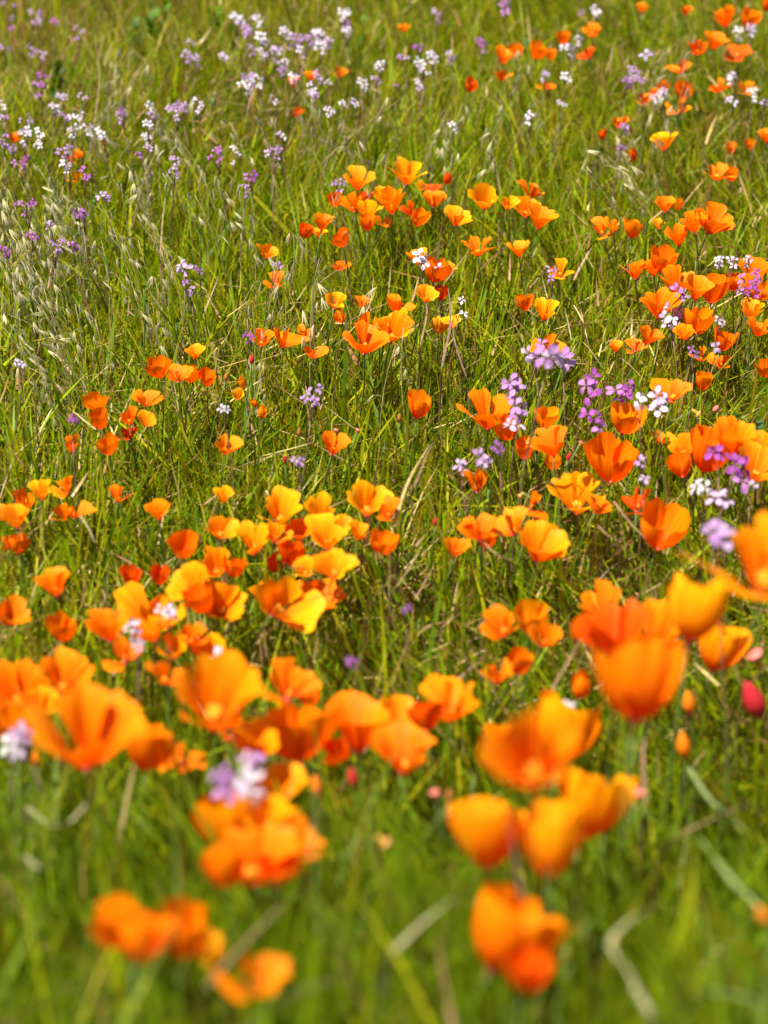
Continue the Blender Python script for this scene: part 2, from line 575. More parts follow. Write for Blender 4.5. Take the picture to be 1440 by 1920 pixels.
ME_STAMEN = stamen_mesh()
v_, f_ = lathe([(0.018, -0.10), (0.03, -0.07), (0.05, -0.02), (0.075, 0.0), (0.078, 0.012), (0.045, 0.018)], 10)
ME_RECEPT = mesh_from('receptacle', v_, f_, M_RECEPT)

# x, y of the bloom's centre and its width in photo pixels, form, colour[, lean to the right, tilt toward the viewer]
POPPIES = [
 # far up the slope
 (25,255,20,'mess','o'),(135,296,17,'mess','o'),(147,288,14,'half','o'),(143,328,12,'mess','o'),(757,50,16,'half','o'),
 (583,140,20,'half','o'),(550,152,18,'half','o'),(638,134,15,'mess','o'),(557,208,12,'mess','r'),(882,162,24,'cup','r'),
 (943,108,36,'half','o'),(940,142,26,'mess','o'),(966,97,24,'cup','o'),(1007,97,30,'cup','o'),(1032,101,17,'cup','o'),
 (1055,72,26,'cup','o'),(1111,60,28,'half','o'),(1103,100,27,'mess','r'),(1203,15,22,'half','o'),(1286,18,20,'mess','o'),
 (1360,37,46,'half','o'),(1405,38,34,'cup','o'),(1438,12,22,'cup','r'),(1340,80,38,'half','o',12,10),(1307,90,34,'mess','r'),
 (1382,97,36,'mess','r'),(1275,123,34,'mess','o'),(1025,157,16,'mess','o'),(1245,160,17,'cup','o'),(1283,172,34,'cup','o',0,25),
 (1208,183,24,'mess','o'),(1227,173,20,'half','o'),(1275,203,32,'mess','o'),(1348,163,26,'mess','o'),(1396,165,26,'mess','o'),
 (1163,230,32,'mess','o'),(1130,253,15,'bud','r'),(1243,268,42,'half','y'),(1187,293,16,'bud','r'),(1371,276,14,'cup','o'),
 (1406,270,16,'cup','o'),(1436,256,30,'half','o'),(1346,323,38,'mess','o'),(1371,326,22,'cup','o'),(1000,357,40,'mess','o'),
 # golden clump
 (670,341,46,'half','y',0,8),(763,328,56,'half','y',4,12),(788,347,16,'mess','y'),(627,376,28,'cup','o'),(664,383,40,'half','o',-10,5),
 (684,372,22,'cup','r'),(690,397,42,'half','y',5,5),(690,418,30,'cup','o',4,-5),(735,380,60,'half','g',0,2),(712,366,30,'half','y'),
 (785,411,33,'cup','o'),(812,374,40,'half','o'),(838,337,15,'bud','r',10,0),(812,349,18,'mess','r'),(855,410,40,'half','g',6,5),
 (908,378,54,'half','y',0,26),(952,385,30,'half','y',8,20),(605,420,36,'half','o',10,0),(573,433,24,'cup','r'),(640,450,30,'cup','o'),
 (720,414,20,'mess','o'),(768,392,26,'mess','r'),(895,463,46,'mess','o'),(973,469,36,'half','g'),(985,394,42,'half','g',-4,12),
 (1012,413,50,'half','o',10,6),(500,473,36,'half','g',12,8),(598,435,16,'half','y'),(783,486,36,'half','g'),
 (815,508,48,'cup','o',5,0),(838,500,24,'half','y'),(800,556,36,'half','y',12,14),(826,546,28,'cup','r'),
 # right of the golden clump
 (1248,387,34,'half','o',5,8),(1270,382,17,'cup','o'),(1128,430,34,'mess','o'),(1150,424,28,'half','g'),(1187,430,38,'cup','o',6,0),
 (1235,420,17,'half','y'),(1273,447,48,'half','o'),(1298,422,46,'half','o',-15,10),(1335,418,62,'half','o',14,6),(1243,490,48,'cup','o',8,8),
 (1192,510,40,'half','o',-6,6),(1224,507,34,'half','o'),(1272,533,62,'half','o',0,4),(1308,547,54,'half','g',8,16),(1338,545,52,'cup','o',4,0),
 (1235,577,60,'half','o',-4,6),(1376,531,32,'cup','o'),(1418,510,56,'half','o',8,10),(1422,548,54,'mess','o'),(1412,583,48,'half','g',0,10),
 (1308,603,54,'cup','g',4,6),(1282,627,34,'half','g',-20,10),(1425,614,46,'mess','o'),(1358,640,40,'cup','o',14,2),(1216,634,40,'half','o',16,8),
 (1192,645,26,'mess','o'),(1155,649,17,'half','g'),(1027,645,38,'mess','o'),(1315,664,28,'mess','o'),(1352,675,28,'mess','o'),
 (1436,690,32,'cup','o'),(1320,715,38,'cup','o',8,0),(1263,735,54,'mess','o',8,4),(1050,508,34,'mess','g'),(983,568,34,'cup','o'),
 (1022,586,50,'half','g',4,12),(1022,784,42,'cup','g'),(1170,789,56,'cup','g',4,2),(1200,782,22,'half','g'),(985,845,38,'cup','o',0,0),
 (1038,832,58,'mess','o'),(1037,865,28,'cup','g',0,10),(1242,819,28,'mess','g'),
 # middle
 (637,497,20,'mess','o'),(520,526,28,'mess','o'),(630,568,36,'half','y'),(640,592,32,'mess','g'),(680,565,22,'mess','o'),(745,574,38,'mess','o'),
 (745,601,34,'half','g'),(823,612,32,'mess','y'),(846,605,26,'half','y'),(490,638,36,'half','o',4,8),(530,635,46,'mess','o',4,0),
 (570,624,24,'mess','o'),(582,659,28,'mess','o'),(684,612,46,'mess','o'),(682,640,70,'half','o',0,4),(737,624,58,'half','g',10,16),
 (705,622,40,'mess','o'),(785,762,52,'cup','o',8,0),(915,779,76,'half','o',0,0),(950,806,44,'cup','o',6,0),(625,838,48,'half','o',10,8),
 (895,907,50,'mess','o'),(365,661,30,'half','g',0,8),(298,692,38,'cup','o',-4,6),(336,704,38,'mess','o'),(357,702,26,'cup','o'),
 (390,708,30,'cup','o'),(180,757,37,'cup','g',-6,16),(188,787,39,'cup','o',2,4),(272,748,32,'mess','o'),(243,785,36,'half','o',5,4),
 (240,811,26,'mess','r'),(273,790,25,'half','g'),(135,835,33,'mess','o'),(202,838,36,'cup','o',-2,6),(423,838,42,'half','o',10,6),
 (446,741,20,'half','y'),(455,721,14,'bud','g'),(491,775,18,'bud','y'),(478,757,12,'bud','o'),
 # left
 (78,926,40,'half','y',4,6),(45,938,30,'cup','o'),(30,973,52,'half','g'),(8,960,24,'mess','o'),(125,911,32,'half','o'),(118,962,36,'half','o',-14,8),
 (140,958,32,'mess','o'),(222,930,38,'half','o',12,8),(420,930,30,'half','y',8,10),(297,961,44,'half','g',0,4),(33,1020,32,'cup','o'),(9,1019,16,'mess','r'),
 (345,1027,46,'cup','o',3,12),(413,996,50,'half','g',14,14),(245,1077,33,'cup','r',2,8),(300,1078,34,'cup','r',8,8),(103,1100,57,'half','o',2,4),
 (18,1158,56,'half','o',18,6),(118,1182,50,'cup','o',4,2),(405,1066,60,'half','y',0,22),(440,1066,40,'cup','o',8,6),(362,1102,62,'half','y',-16,16),
 (415,1138,80,'half','g',12,22),(378,1128,50,'cup','o'),(400,1106,32,'mess','o'),(204,1180,74,'half','o',-6,4),(292,1150,82,'mess','g',0,10),
 (236,1225,52,'mess','o'),(285,1185,56,'half','g'),(358,1198,48,'half','o',14,8),(324,1220,60,'half','g',0,16),(390,1227,62,'half','g',-4,10),
 (308,1265,56,'mess','o'),(118,1277,84,'half','o',14,4),(30,1302,100,'half','o',-8,12),(75,1325,64,'half','g',8,10),(25,1362,76,'cup','o'),
 (130,1325,50,'mess','o'),(400,1318,156,'half','o',2,0),(440,1366,60,'mess','o'),
 # central cluster
 (475,1020,62,'half','y',-6,6),(515,1005,44,'half','g',6,14),(525,965,70,'half','y',0,14),(605,972,64,'half','y',2,20),(560,1000,50,'half','o',6,10),
 (545,1040,46,'cup','r',6,-6),(615,1012,66,'half','y',2,12),(640,985,36,'half','y',18,10),(688,948,68,'half','g',4,14),(728,960,40,'mess','o'),
 (720,1020,46,'cup','g',4,4),(672,1000,40,'half','g'),(515,1055,34,'cup','r'),(572,1070,40,'half','y',-8,10),(628,1068,58,'half','y',14,14),
 (598,1055,40,'mess','o'),(528,1138,104,'half','g',26,34),(592,1118,70,'mess','o',10,0),(490,1115,34,'mess','g'),(545,1292,72,'mess','o'),
 (582,1305,36,'cup','o'),
 # right middle
 (895,995,62,'half','o',-8,8),(856,1031,42,'half','o',14,10),(912,1010,34,'cup','o'),(960,985,56,'mess','g'),(985,1010,40,'mess','g'),
 (1000,942,40,'mess','o'),(1010,1030,74,'half','g',10,6),(1082,935,92,'half','g',0,8),(1122,952,40,'mess','o'),(1150,868,84,'cup','o',2,0),
 (1195,938,56,'mess','r',0,-12),(1240,995,82,'cup','o',10,0),(1282,843,50,'half','g',-10,8),(1278,876,42,'cup','o'),(1328,850,84,'cup','o',4,4),  # first bloom here: its neighbours' shade is put into the colour as red-orange
 (1375,835,84,'half','o',0,4),(1418,880,76,'half','g',8,8),(1425,835,60,'half','o'),
 (945,1176,60,'half','o',-6,8),(997,1165,58,'cup','g',4,6),(1022,1200,50,'half','o',14,16),(930,1268,50,'mess','o'),(972,1245,46,'cup','o',4,0),
 # near
 (1438,1068,176,'half','g',4,10),(1300,1142,132,'cup','y',6,-26),(1130,1140,76,'mess','o'),(1160,1195,125,'half','r',-4,0),(1197,1282,150,'cup','o',6,-22),(1228,1195,112,'half','g',-4,8),
 (1350,1215,96,'cup','g',16,-16),(1088,1292,34,'bud','o',8,0),(1055,1375,124,'cup','g',8,-20),(945,1400,80,'half','g',-8,6),(1000,1432,160,'half','o',-2,12),(1105,1512,130,'cup','g',14,-22),
 (908,1570,126,'cup','g',-6,-22),(1032,1585,128,'cup','g',2,-24),(960,1555,70,'half','g'),(958,1755,156,'cup','o',30,-20),(985,1822,88,'cup','r',6,-8),
 (222,1740,84,'cup','o',-14,-14),(262,1762,92,'cup','o',8,-18),(340,1752,96,'cup','o',4,-14),(375,1778,56,'half','g',18,8),(478,1832,76,'mess','o',12,6),(163,1395,156,'half','o',4,4),
 (276,1402,92,'cup','o',6,-16),(335,1418,46,'mess','o'),(440,1545,116,'cup','o',-6,-16),(520,1482,84,'half','g',0,6),(552,1592,84,'half','o',16,10),
 (470,1622,120,'half','o',0,0),(420,1630,80,'cup','o',-8,-10),(505,1540,90,'half','g',4,4),(520,1640,80,'half','r',10,0),(560,1378,110,'cup','o',0,-14),(672,1372,112,'half','o',0,-12),(745,1352,64,'half','g',18,8),(758,1422,96,'half','o',2,0),
 (848,1318,96,'mess','o',4,0),(800,1345,56,'cup','r'),(478,1402,72,'half','g',0,8),(630,1410,50,'cup','r'),
]

CLUMPS = [  # anchor pixel and words for the neighbourhood
 (90,290,'among the lilac radish blossoms on the upper slope'), (590,140,'behind the dense white radish sprigs on the upper slope'),
 (960,110,'in the loose upslope patch beside the single white cross blossom'), (1080,85,'around the white radish sprig high upslope'),
 (1370,70,'in the upslope trio by the long green blades'), (1270,170,'in the scattered upslope group beside dry thatch'),
 (1180,260,'in the thin patch of upslope grass'), (1380,290,'in the sparse upslope strip by the tall blades'),
 (740,375,'in the golden clump at mid slope'), (940,400,'at the open edge of the golden clump'), (600,430,'below the golden clump beside tiny lilac blossoms'),
 (500,490,'alone in plain grass beside the golden clump'), (810,520,'in the small stack under the white radish flower'),
 (1140,430,'in the loose group downslope of the thatch'), (1300,430,'in the tight clump upslope of the purple radish'),
 (1280,560,'in the crowded drift around the lilac radish sprig'), (1410,560,'crowding the magenta radish sprig'),
 (1200,640,'just below the crowded radish drift'), (1330,690,'in the sparse row below the crowded drift'), (1030,560,'alone beside the forked dry stalks'),
 (1020,820,'in the little group beneath the lilac radish heads'), (1190,790,'under the white radish cross blossoms'),
 (700,610,'in the ragged mid-slope row'), (520,640,'in the pair of blooms by the purple radish bud'), (785,765,'standing apart in open grass'),
 (920,790,'beside the pale lilac radish stalk'), (620,838,'alone in plain grass near pink pods'), (340,700,'in the small row around the dry bent straw'),
 (180,790,'in the small scatter on the open grass bank'), (260,780,'in the ragged pair on the grass bank'), (440,790,'in thin grass near the tiny white blossom'),
 (60,960,'in the edge clump on the grass bank'), (130,950,'in the ragged tuft on the grass bank'), (240,940,'standing singly among upright green grass'),
 (340,1030,'in the spaced row above the yellow cluster'), (270,1078,'of the two red cups standing side by side'), (400,1105,'in the yellow-orange cluster of overlapping bowls'),
 (80,1140,'in the spaced group on the lower bank'), (300,1200,'in the ragged drift with white radish flowers'), (70,1310,'in the dense drift on the lower bank'),
 (400,1330,'around the wide ruffled bloom'), (560,1010,'in the big golden cluster crossed by straw'), (700,980,'against the leaning oat straw'),
 (540,1120,'in the tumbled blooms below the golden cluster'), (555,1295,'in the lone ragged tuft before the lower row'), (930,1000,'in the twiggy cluster by brown stems'),
 (1100,900,'in the tall group by the brown twigs'), (1350,850,'in the tall clump behind purple radish blossoms'), (980,1200,'in the narrow upright group on the lower slope'),
 (1230,1200,'in the big soft clump at the foot of the slope'), (1420,1070,'above the big soft clump beside a purple radish'),
 (1010,1480,'in the bouquet-like knot of big blooms'), (960,1780,'low in the grass under the bouquet-like knot'), (290,1760,'low in deep grass at the meadow foot'),
 (480,1830,'by itself deep in the lowest grass'), (200,1400,'in the bold pair beside curled pale blades'), (490,1560,'in the tall tangle under the lilac radish head'),
 (690,1380,'in the even row along the lower slope'), (830,1330,'in the ragged end of the lower row'),
]
FORM_WORDS = {'cup': 'cup-shaped', 'half': 'half-open', 'open': 'wide open', 'mess': 'ragged', 'bud': 'furled'}
COL_WORDS = {'y': 'golden-yellow', 'g': 'yellow-orange', 'o': 'orange', 'r': 'red-orange'}


def stem_to_ground(base, axis, rnd, r0, r1, sides=6, n=8, sway=0.03):
    """points from the ground up to base, arriving along axis"""
    gx = base.x - axis.x * 0.12 + rnd.gauss(0, sway * 0.6); gy = base.y - axis.y * 0.12 + rnd.gauss(0, sway * 0.6)
    gp = Vector((gx, gy, float(g(gx, gy)) - 0.006))
    L = (base - gp).length
    pts = bez(gp, gp + Vector((rnd.gauss(0, 0.1), rnd.gauss(0, 0.1), 1)) * L * 0.35, base - axis * L * 0.35, base, n)
    return gp, pts, [r0 + (r1 - r0) * i / (n - 1) for i in range(n)]


def make_poppy(i, px, py, w, form, colr, lean=None, face=None):
    rnd = random.Random(1000 + i * 17)
    lean = rnd.gauss(0, 9) if lean is None else lean + rnd.gauss(0, 2)
    face = rnd.gauss(9, 7) if face is None else face + 3
    blur = 1.03
    if form == 'mess':
        blur *= 0.93
    h = 0.222 + rnd.gauss(0, 0.012)
    cap = 0.085 if (py < 1345 and px < 1060) else (0.078 if py < 1440 and px < 900 else (0.072 if py < 1400 else 0.066))
    while True:
        c, t = at(px, py, h)
        W = w * blur * t / F_PX
        if W <= cap or h > 0.46:
            break
        h += 0.01
    if form != 'bud' and W < 0.027:
        small = (0.027 - W) / 0.012
        W = max(0.022, min(0.027, W * 1.25))
        c, t = at(px, py + 3, h - 0.03 - 0.045 * min(small, 1))
    axis = Vector((math.sin(rad(lean)), -math.sin(rad(face)) * math.cos(rad(lean)), math.cos(rad(face)) * math.cos(rad(lean)))).normalized()
    H = PROFILE[form][-1][1] * W * (0.8 if form == 'bud' else 1)
    base = c - axis * H * 0.5
    gp, pts, rr = stem_to_ground(base - axis * 0.09 * W, axis, rnd, 0.0016, 0.0011)
    root = thing('poppy', gp)
    q = Vector((0, 0, 1)).rotation_difference(axis).to_matrix() @ Matrix.Rotation(rnd.uniform(0, 6.28), 3, 'Z')
    res = (14, 10) if w > 56 else ((8, 7) if w > 28 else (6, 5))
    colv = PCOL[colr]
    jit = rnd.gauss(0, 0.08)
    inv = base - gp
    M4 = Matrix.Translation(inv) @ q.to_4x4()
    for k in range(4):
        pe = obj('petal', petal_mesh(form, W, k, res, rnd), root)
        pe.matrix_local = M4
        e = jit + rnd.gauss(0, 0.06)
        pe.color = (colv[0], colv[1] * (1 + e), colv[2], 1)
    rc = obj('receptacle', ME_RECEPT, root)
    rc.matrix_local = M4 @ Matrix.Scale(W, 4)
    if form in ('half', 'open', 'mess') and w > 26:
        st = obj('stamens', ME_STAMEN, root)
        st.matrix_local = M4 @ Matrix.Scale(W, 4)
    vs, fs = tube([p - gp for p in pts], rr, 5)
    obj('stem', mesh_from('stem', vs, fs, M_STEM), root)
    return root, c, W


def build_poppies():
    made = []
    for i, spec in enumerate(POPPIES):
        root, c, W = make_poppy(i, *spec)
        made.append((root, spec, W))
    labs = []
    for root, s, W in made:
        cl = min(CLUMPS, key=lambda k: (k[0] - s[0]) ** 2 + (k[1] - s[1]) ** 2)[2]
        size = 'large ' if W > 0.054 else ('small ' if W < 0.036 else '')
        lean = s[5] if len(s) > 5 else 0
        ln = ' tilted' if abs(lean) >= 10 else ''
        labs.append([f'{size}{FORM_WORDS[s[3]]} {COL_WORDS[s[4]]} poppy{ln}', cl])
    same = {}
    for a, b in labs:
        same[a + b] = same.get(a + b, 0) + 1
    for k, (root, s, W) in enumerate(made):
        a, cl = labs[k]
        lab = f'{a} {cl}'
        if same[a + cl] > 1:       # name the neighbour it touches
            o = min((m for m in made if m[0] is not root), key=lambda m: (m[1][0] - s[0]) ** 2 + (m[1][1] - s[1]) ** 2)[1]
            l2 = f'{a} beside {FORM_WORDS[o[3]]} {COL_WORDS[o[4]]} one {cl}'
            if len(l2.split()) <= 16:
                lab = l2
        tag(root, lab, 'poppy', 'poppies ' + cl)


build_poppies()

# ------------------------------------------------------------------ wild radish sprigs
RCOL = {'W': [(0.72, 0.66, 0.80), (0.80, 0.77, 0.85), (0.64, 0.53, 0.75)], 'L': [(0.50, 0.31, 0.62), (0.58, 0.43, 0.68), (0.44, 0.24, 0.56)],
        'M': [(0.46, 0.13, 0.52), (0.54, 0.24, 0.60), (0.40, 0.10, 0.46)], 'P': [(0.28, 0.09, 0.38), (0.38, 0.16, 0.48), (0.32, 0.11, 0.42)]}


def radish_petal_geo(rnd, az, res=(4, 6)):
    """one spoon-shaped petal with a narrow claw, for a blossom of diameter one"""
    nu, nv = res
    bend = rnd.uniform(0.3, 0.8); droop = rnd.uniform(-0.1, 0.35); ln = rnd.uniform(0.46, 0.60); tw = rnd.gauss(0, 0.25); wd = rnd.uniform(0.10, 0.15)
    vs, uvs, fs = [], [], []
    for j in range(nv + 1):
        v = j / nv
        wv = 0.035 + wd * max(0.0, math.sin(math.pi * max(0.0, (v - 0.22) / 0.84))) ** 0.8 if v > 0.22 else 0.035
        if j == nv:
            wv = 0.05
        for i in range(nu + 1):
            u = 2 * i / nu - 1
            r = 0.02 + ln * (v * 1.0)
            z = 0.26 * bend * (1 - (1 - min(v * 2.2, 1)) ** 2) - droop * max(0, v - 0.35) ** 1.5 * 1.2
            z += 0.05 * u * u * v - 0.05
            x_, y_ = r * 0.95, u * wv
            z += y_ * tw
            c, s = math.cos(az), math.sin(az)
            vs.append((x_ * c - y_ * s, x_ * s + y_ * c, z)); uvs.append((0.5 + 0.5 * u, v))
    m = nu + 1
    for j in range(nv):
        for i in range(nu):
            a = j * m + i
            fs.append((a, a + 1, a + m + 1, a + m))
    return vs, uvs, fs


R_BLOSSOM, R_PETALS = [], []
for q_ in range(6):
    rnd_ = random.Random(300 + q_)
    V, U, Fc = [], [], []
    pets = []
    for k in range(4):
        az = k * math.pi / 2 + rnd_.uniform(-0.2, 0.2) + (0.16 if k % 2 else -0.16)
        vs, us, fs = radish_petal_geo(rnd_, az)
        o = len(V); V += vs; U += us; Fc += [tuple(a + o for a in f) for f in fs]
        pets.append(mesh_from('radish_petal', vs, fs, M_RPETAL, True, us))
    R_BLOSSOM.append(mesh_from('blossom', V, Fc, M_RPETAL, True, U))
    R_PETALS.append(pets)
v_, f_ = lathe([(0.03, -0.42), (0.065, -0.36), (0.07, -0.15), (0.06, 0.02), (0.045, 0.10), (0.03, 0.13)], 7)
ME_CALYX = mesh_from('calyx', v_, f_, M_RSTEM)

# x, y of the head, number of blossoms, spread and blossom size in photo pixels, colour
SPRIGS = [
 (18,14,4,18,10,'L'),(68,24,4,12,12,'L'),(69,46,2,8,9,'L'),(103,42,1,4,15,'M'),(22,53,1,4,12,'M'),(150,57,3,12,11,'L'),(58,93,3,10,12,'L'),(76,100,3,9,11,'L'),
 (10,92,2,9,10,'L'),(82,145,3,12,14,'M'),(72,164,4,11,13,'M'),(118,182,2,7,15,'W'),(155,183,2,8,11,'L'),(103,205,3,10,16,'W'),(120,217,3,8,12,'L'),
 (50,228,5,16,13,'L'),(45,256,5,14,15,'W'),(76,250,3,10,15,'W'),(72,273,2,6,12,'W'),(142,225,5,14,14,'W'),(163,240,4,10,15,'W'),(134,248,3,8,12,'W'),
 (190,252,3,10,17,'W'),(4,200,2,8,13,'W'),(8,222,2,6,11,'L'),(5,258,3,10,12,'L'),(22,278,3,8,11,'L'),(37,305,5,13,14,'M'),(118,285,5,12,14,'L'),
 (121,311,3,9,14,'W'),(160,325,4,10,13,'M'),(195,368,3,8,17,'L'),(50,386,6,18,12,'M'),(145,400,3,9,13,'P'),(156,402,2,7,12,'P'),(93,420,3,8,12,'L'),
 (62,440,4,10,13,'M'),(105,460,5,13,13,'L'),(137,462,3,9,12,'M'),(9,472,4,10,14,'M'),(228,216,5,13,14,'L'),(280,201,2,6,13,'W'),(285,215,3,7,11,'L'),
 (279,232,3,8,13,'W'),(275,258,3,8,13,'W'),(278,278,2,6,11,'L'),(262,291,2,6,12,'M'),(330,208,6,13,15,'L'),(341,196,4,9,15,'L'),(372,194,4,12,13,'W'),
 (330,320,6,13,14,'L'),(328,299,2,6,11,'L'),(351,102,3,8,15,'L'),(368,114,3,8,13,'L'),(420,105,3,6,15,'W'),(358,80,2,7,11,'L'),(446,38,3,6,19,'W'),
 (463,58,3,8,17,'L'),(481,37,4,10,17,'W'),(472,92,3,9,13,'L'),(535,62,3,9,16,'W'),(555,78,6,12,16,'L'),(490,70,3,8,17,'W'),(516,100,6,14,15,'L'),
 (490,100,3,9,14,'W'),(580,76,5,11,15,'L'),(600,62,3,8,19,'W'),(600,86,4,10,17,'W'),(616,80,3,7,15,'L'),(645,27,5,8,16,'W'),(648,44,4,7,15,'P'),
 (650,58,3,7,14,'W'),(565,98,3,8,14,'W'),(533,117,3,8,13,'W'),(530,132,3,8,13,'L'),(551,146,3,7,14,'W'),(597,143,4,8,15,'L'),(585,166,3,9,14,'W'),
 (590,178,3,7,13,'L'),(616,160,2,7,12,'W'),(484,150,4,10,15,'W'),(460,163,5,14,16,'W'),(466,148,5,12,15,'L'),(513,190,2,7,12,'W'),(528,258,2,6,14,'W'),
 (515,288,6,13,14,'L'),(460,355,3,8,14,'L'),(469,331,5,11,13,'M'),(408,290,6,13,13,'M'),(440,290,4,13,12,'W'),(712,121,4,8,17,'W'),(680,155,4,9,14,'W'),
 (705,151,2,8,11,'L'),(783,90,2,6,14,'M'),(758,108,2,8,12,'L'),(788,117,4,9,16,'W'),(811,108,4,9,16,'W'),(845,106,4,9,14,'L'),(798,135,2,8,13,'W'),
 (742,160,1,4,12,'M'),(784,158,3,7,12,'W'),(619,206,4,8,14,'W'),(645,197,2,6,12,'W'),(665,195,2,6,12,'W'),(902,84,4,9,16,'M'),(946,13,5,10,16,'M'),
 (819,27,4,10,13,'L'),(850,238,3,8,14,'W'),(1066,92,4,12,18,'W'),(1086,74,4,9,14,'W'),(1116,23,4,8,14,'W'),(1090,24,1,4,13,'M'),(1210,102,1,4,21,'L'),
 (1190,136,4,10,16,'L'),(1175,153,3,8,15,'P'),(1202,150,2,7,14,'L'),(1062,147,2,7,17,'W'),(1022,141,3,8,12,'L'),(1238,180,6,13,15,'W'),(1374,145,3,8,17,'W'),
 (1385,62,4,12,17,'W'),(1410,55,3,6,17,'W'),(1373,191,2,7,17,'W'),(1413,172,4,10,14,'W'),(1435,193,2,7,15,'L'),(992,220,3,7,17,'W'),(1054,196,2,8,11,'W'),
 (1168,240,4,9,13,'L'),(1165,276,2,6,11,'P'),(343,507,2,7,25,'L'),(374,508,2,7,13,'P'),(355,538,3,12,13,'L'),(466,630,4,9,16,'P'),(585,743,6,16,18,'L'),
 (422,766,2,6,17,'W'),(37,683,2,8,14,'W'),(138,788,2,6,12,'M'),(520,500,2,8,14,'L'),(636,345,4,12,15,'L'),(790,485,3,9,24,'W'),(821,503,1,4,19,'W'),
 (866,562,1,4,13,'W'),(870,590,1,4,13,'W'),(1035,510,3,10,16,'L'),(1405,535,7,22,18,'M'),(1420,520,4,12,17,'M'),(1276,550,3,9,22,'L'),(1268,585,4,14,22,'L'),
 (1255,600,3,10,22,'W'),(1350,487,3,9,15,'W'),(1375,490,3,8,15,'W'),(1402,487,4,10,16,'W'),(1350,605,2,7,16,'W'),(1343,651,1,4,20,'L'),(1300,661,2,7,15,'P'),
 (1031,672,2,8,44,'L'),(1002,668,2,12,30,'L'),(1056,675,2,9,34,'L'),(1014,645,1,4,22,'M'),(962,725,3,12,34,'L'),(972,766,3,14,28,'L'),(966,799,2,9,28,'W'),
 (1108,725,5,15,30,'M'),(1165,735,5,16,29,'M'),(1115,782,4,19,30,'M'),(1199,755,2,7,28,'W'),(1237,753,3,12,34,'W'),(865,879,2,7,22,'L'),(904,862,3,10,27,'L'),
 (933,845,2,9,18,'P'),(1203,872,2,8,20,'L'),(1208,898,1,5,20,'L'),(1346,850,2,8,36,'M'),(1385,880,4,18,38,'M'),(1315,916,2,9,32,'W'),(1352,940,2,12,36,'L'),
 (1350,1006,2,14,52,'L'),(1411,911,1,4,20,'W'),(560,868,2,7,13,'L'),(249,1178,2,7,26,'W'),(258,1209,2,7,20,'W'),(312,1148,3,12,26,'W'),(418,1236,1,6,46,'W'),
 (447,1276,2,10,36,'W'),(420,1465,3,18,44,'L'),(465,1478,3,16,44,'W'),(472,1432,3,16,36,'L'),(25,1400,3,14,38,'W'),(40,1380,2,10,30,'L'),(762,1140,1,4,17,'P'),
 (660,1246,2,8,15,'P'),(1065,1330,1,6,30,'W'),
]
R_ZONES = [
 (70,100,'at the hazy upslope edge of the meadow'), (110,220,'in the pale drift beside the tall bare stalk'), (40,270,'beside the tiny orange poppies upslope'),
 (120,430,'among the silvery oat heads'), (280,240,'in the thin row along the upper grass'), (335,205,'in the bright lilac knot on the upper grass'),
 (350,310,'on the short stalks below the lilac knot'), (370,100,'in front of the bare brown upslope patch'), (470,60,'at the head of the dense upslope drift'),
 (560,90,'in the dense upslope drift'), (590,160,'around small orange poppies upslope'), (470,160,'in the starry mass of white blossoms'), (648,45,'on the single tall upslope spike'),
 (460,320,'in the plain grass below the dense drift'), (790,120,'in the loose upslope trail between drift and poppies'), (640,200,'on low stalks in brown thatch'),
 (900,60,'beside the tall upslope poppies'), (850,240,'in empty green grass'), (1070,90,'amid the upslope orange poppies'), (1190,140,'in the grass between upslope poppy groups'),
 (1390,60,'under the two upslope orange bowls'), (1390,175,'in dry grass below the upslope poppies'), (1240,180,'against the upslope orange cup'), (1020,180,'in thin green grass upslope'),
 (1160,260,'beside a shaded upslope poppy'), (355,520,'on a lone stalk in open grass'), (466,630,'touching an orange poppy pair'), (585,743,'lying on dry straw'),
 (420,766,'on its own near dry sticks'), (40,680,'in the grass by pale oat stems'), (636,345,'beside the golden poppy clump'), (800,490,'in front of an orange cup poppy'),
 (866,575,'in dark grass'), (1035,510,'against a small yellow-orange poppy'), (1410,530,'in front of the crowded orange poppies'), (1265,570,'nestled in the crowded poppy drift'),
 (1375,488,'in the short line above the crowded poppies'), (1330,650,'by the closed orange cup'), (1030,665,'on the forked dry stalk'), (966,760,'beside the flaring orange bowl'),
 (1110,750,'on the low branching stalks among straw'), (1200,745,'over the yellow-orange cup'), (900,865,'above the ragged orange poppy'), (1205,885,'in grass behind the tall orange cup'),
 (1370,870,'in front of the tall orange clump'), (1340,940,'under the tall orange clump'), (560,868,'hidden low in grass'), (255,1190,'at the rim of the ragged orange drift'),
 (312,1148,'lying over a ragged orange poppy'), (430,1255,'above the wide ruffled bloom'), (445,1460,'over the tall orange tangle'), (30,1390,'beside the dense lower-bank drift'),
 (710,1190,'low in deep green grass'), (1065,1330,'beneath the big soft clump'),
]
RWORD = {'W': 'white', 'L': 'pale lilac', 'M': 'magenta-purple', 'P': 'dark violet'}
NWORD = {1: 'single-blossom', 2: 'two-blossom', 3: 'three-blossom', 4: 'four-blossom', 5: 'five-blossom', 6: 'six-blossom', 7: 'seven-blossom'}


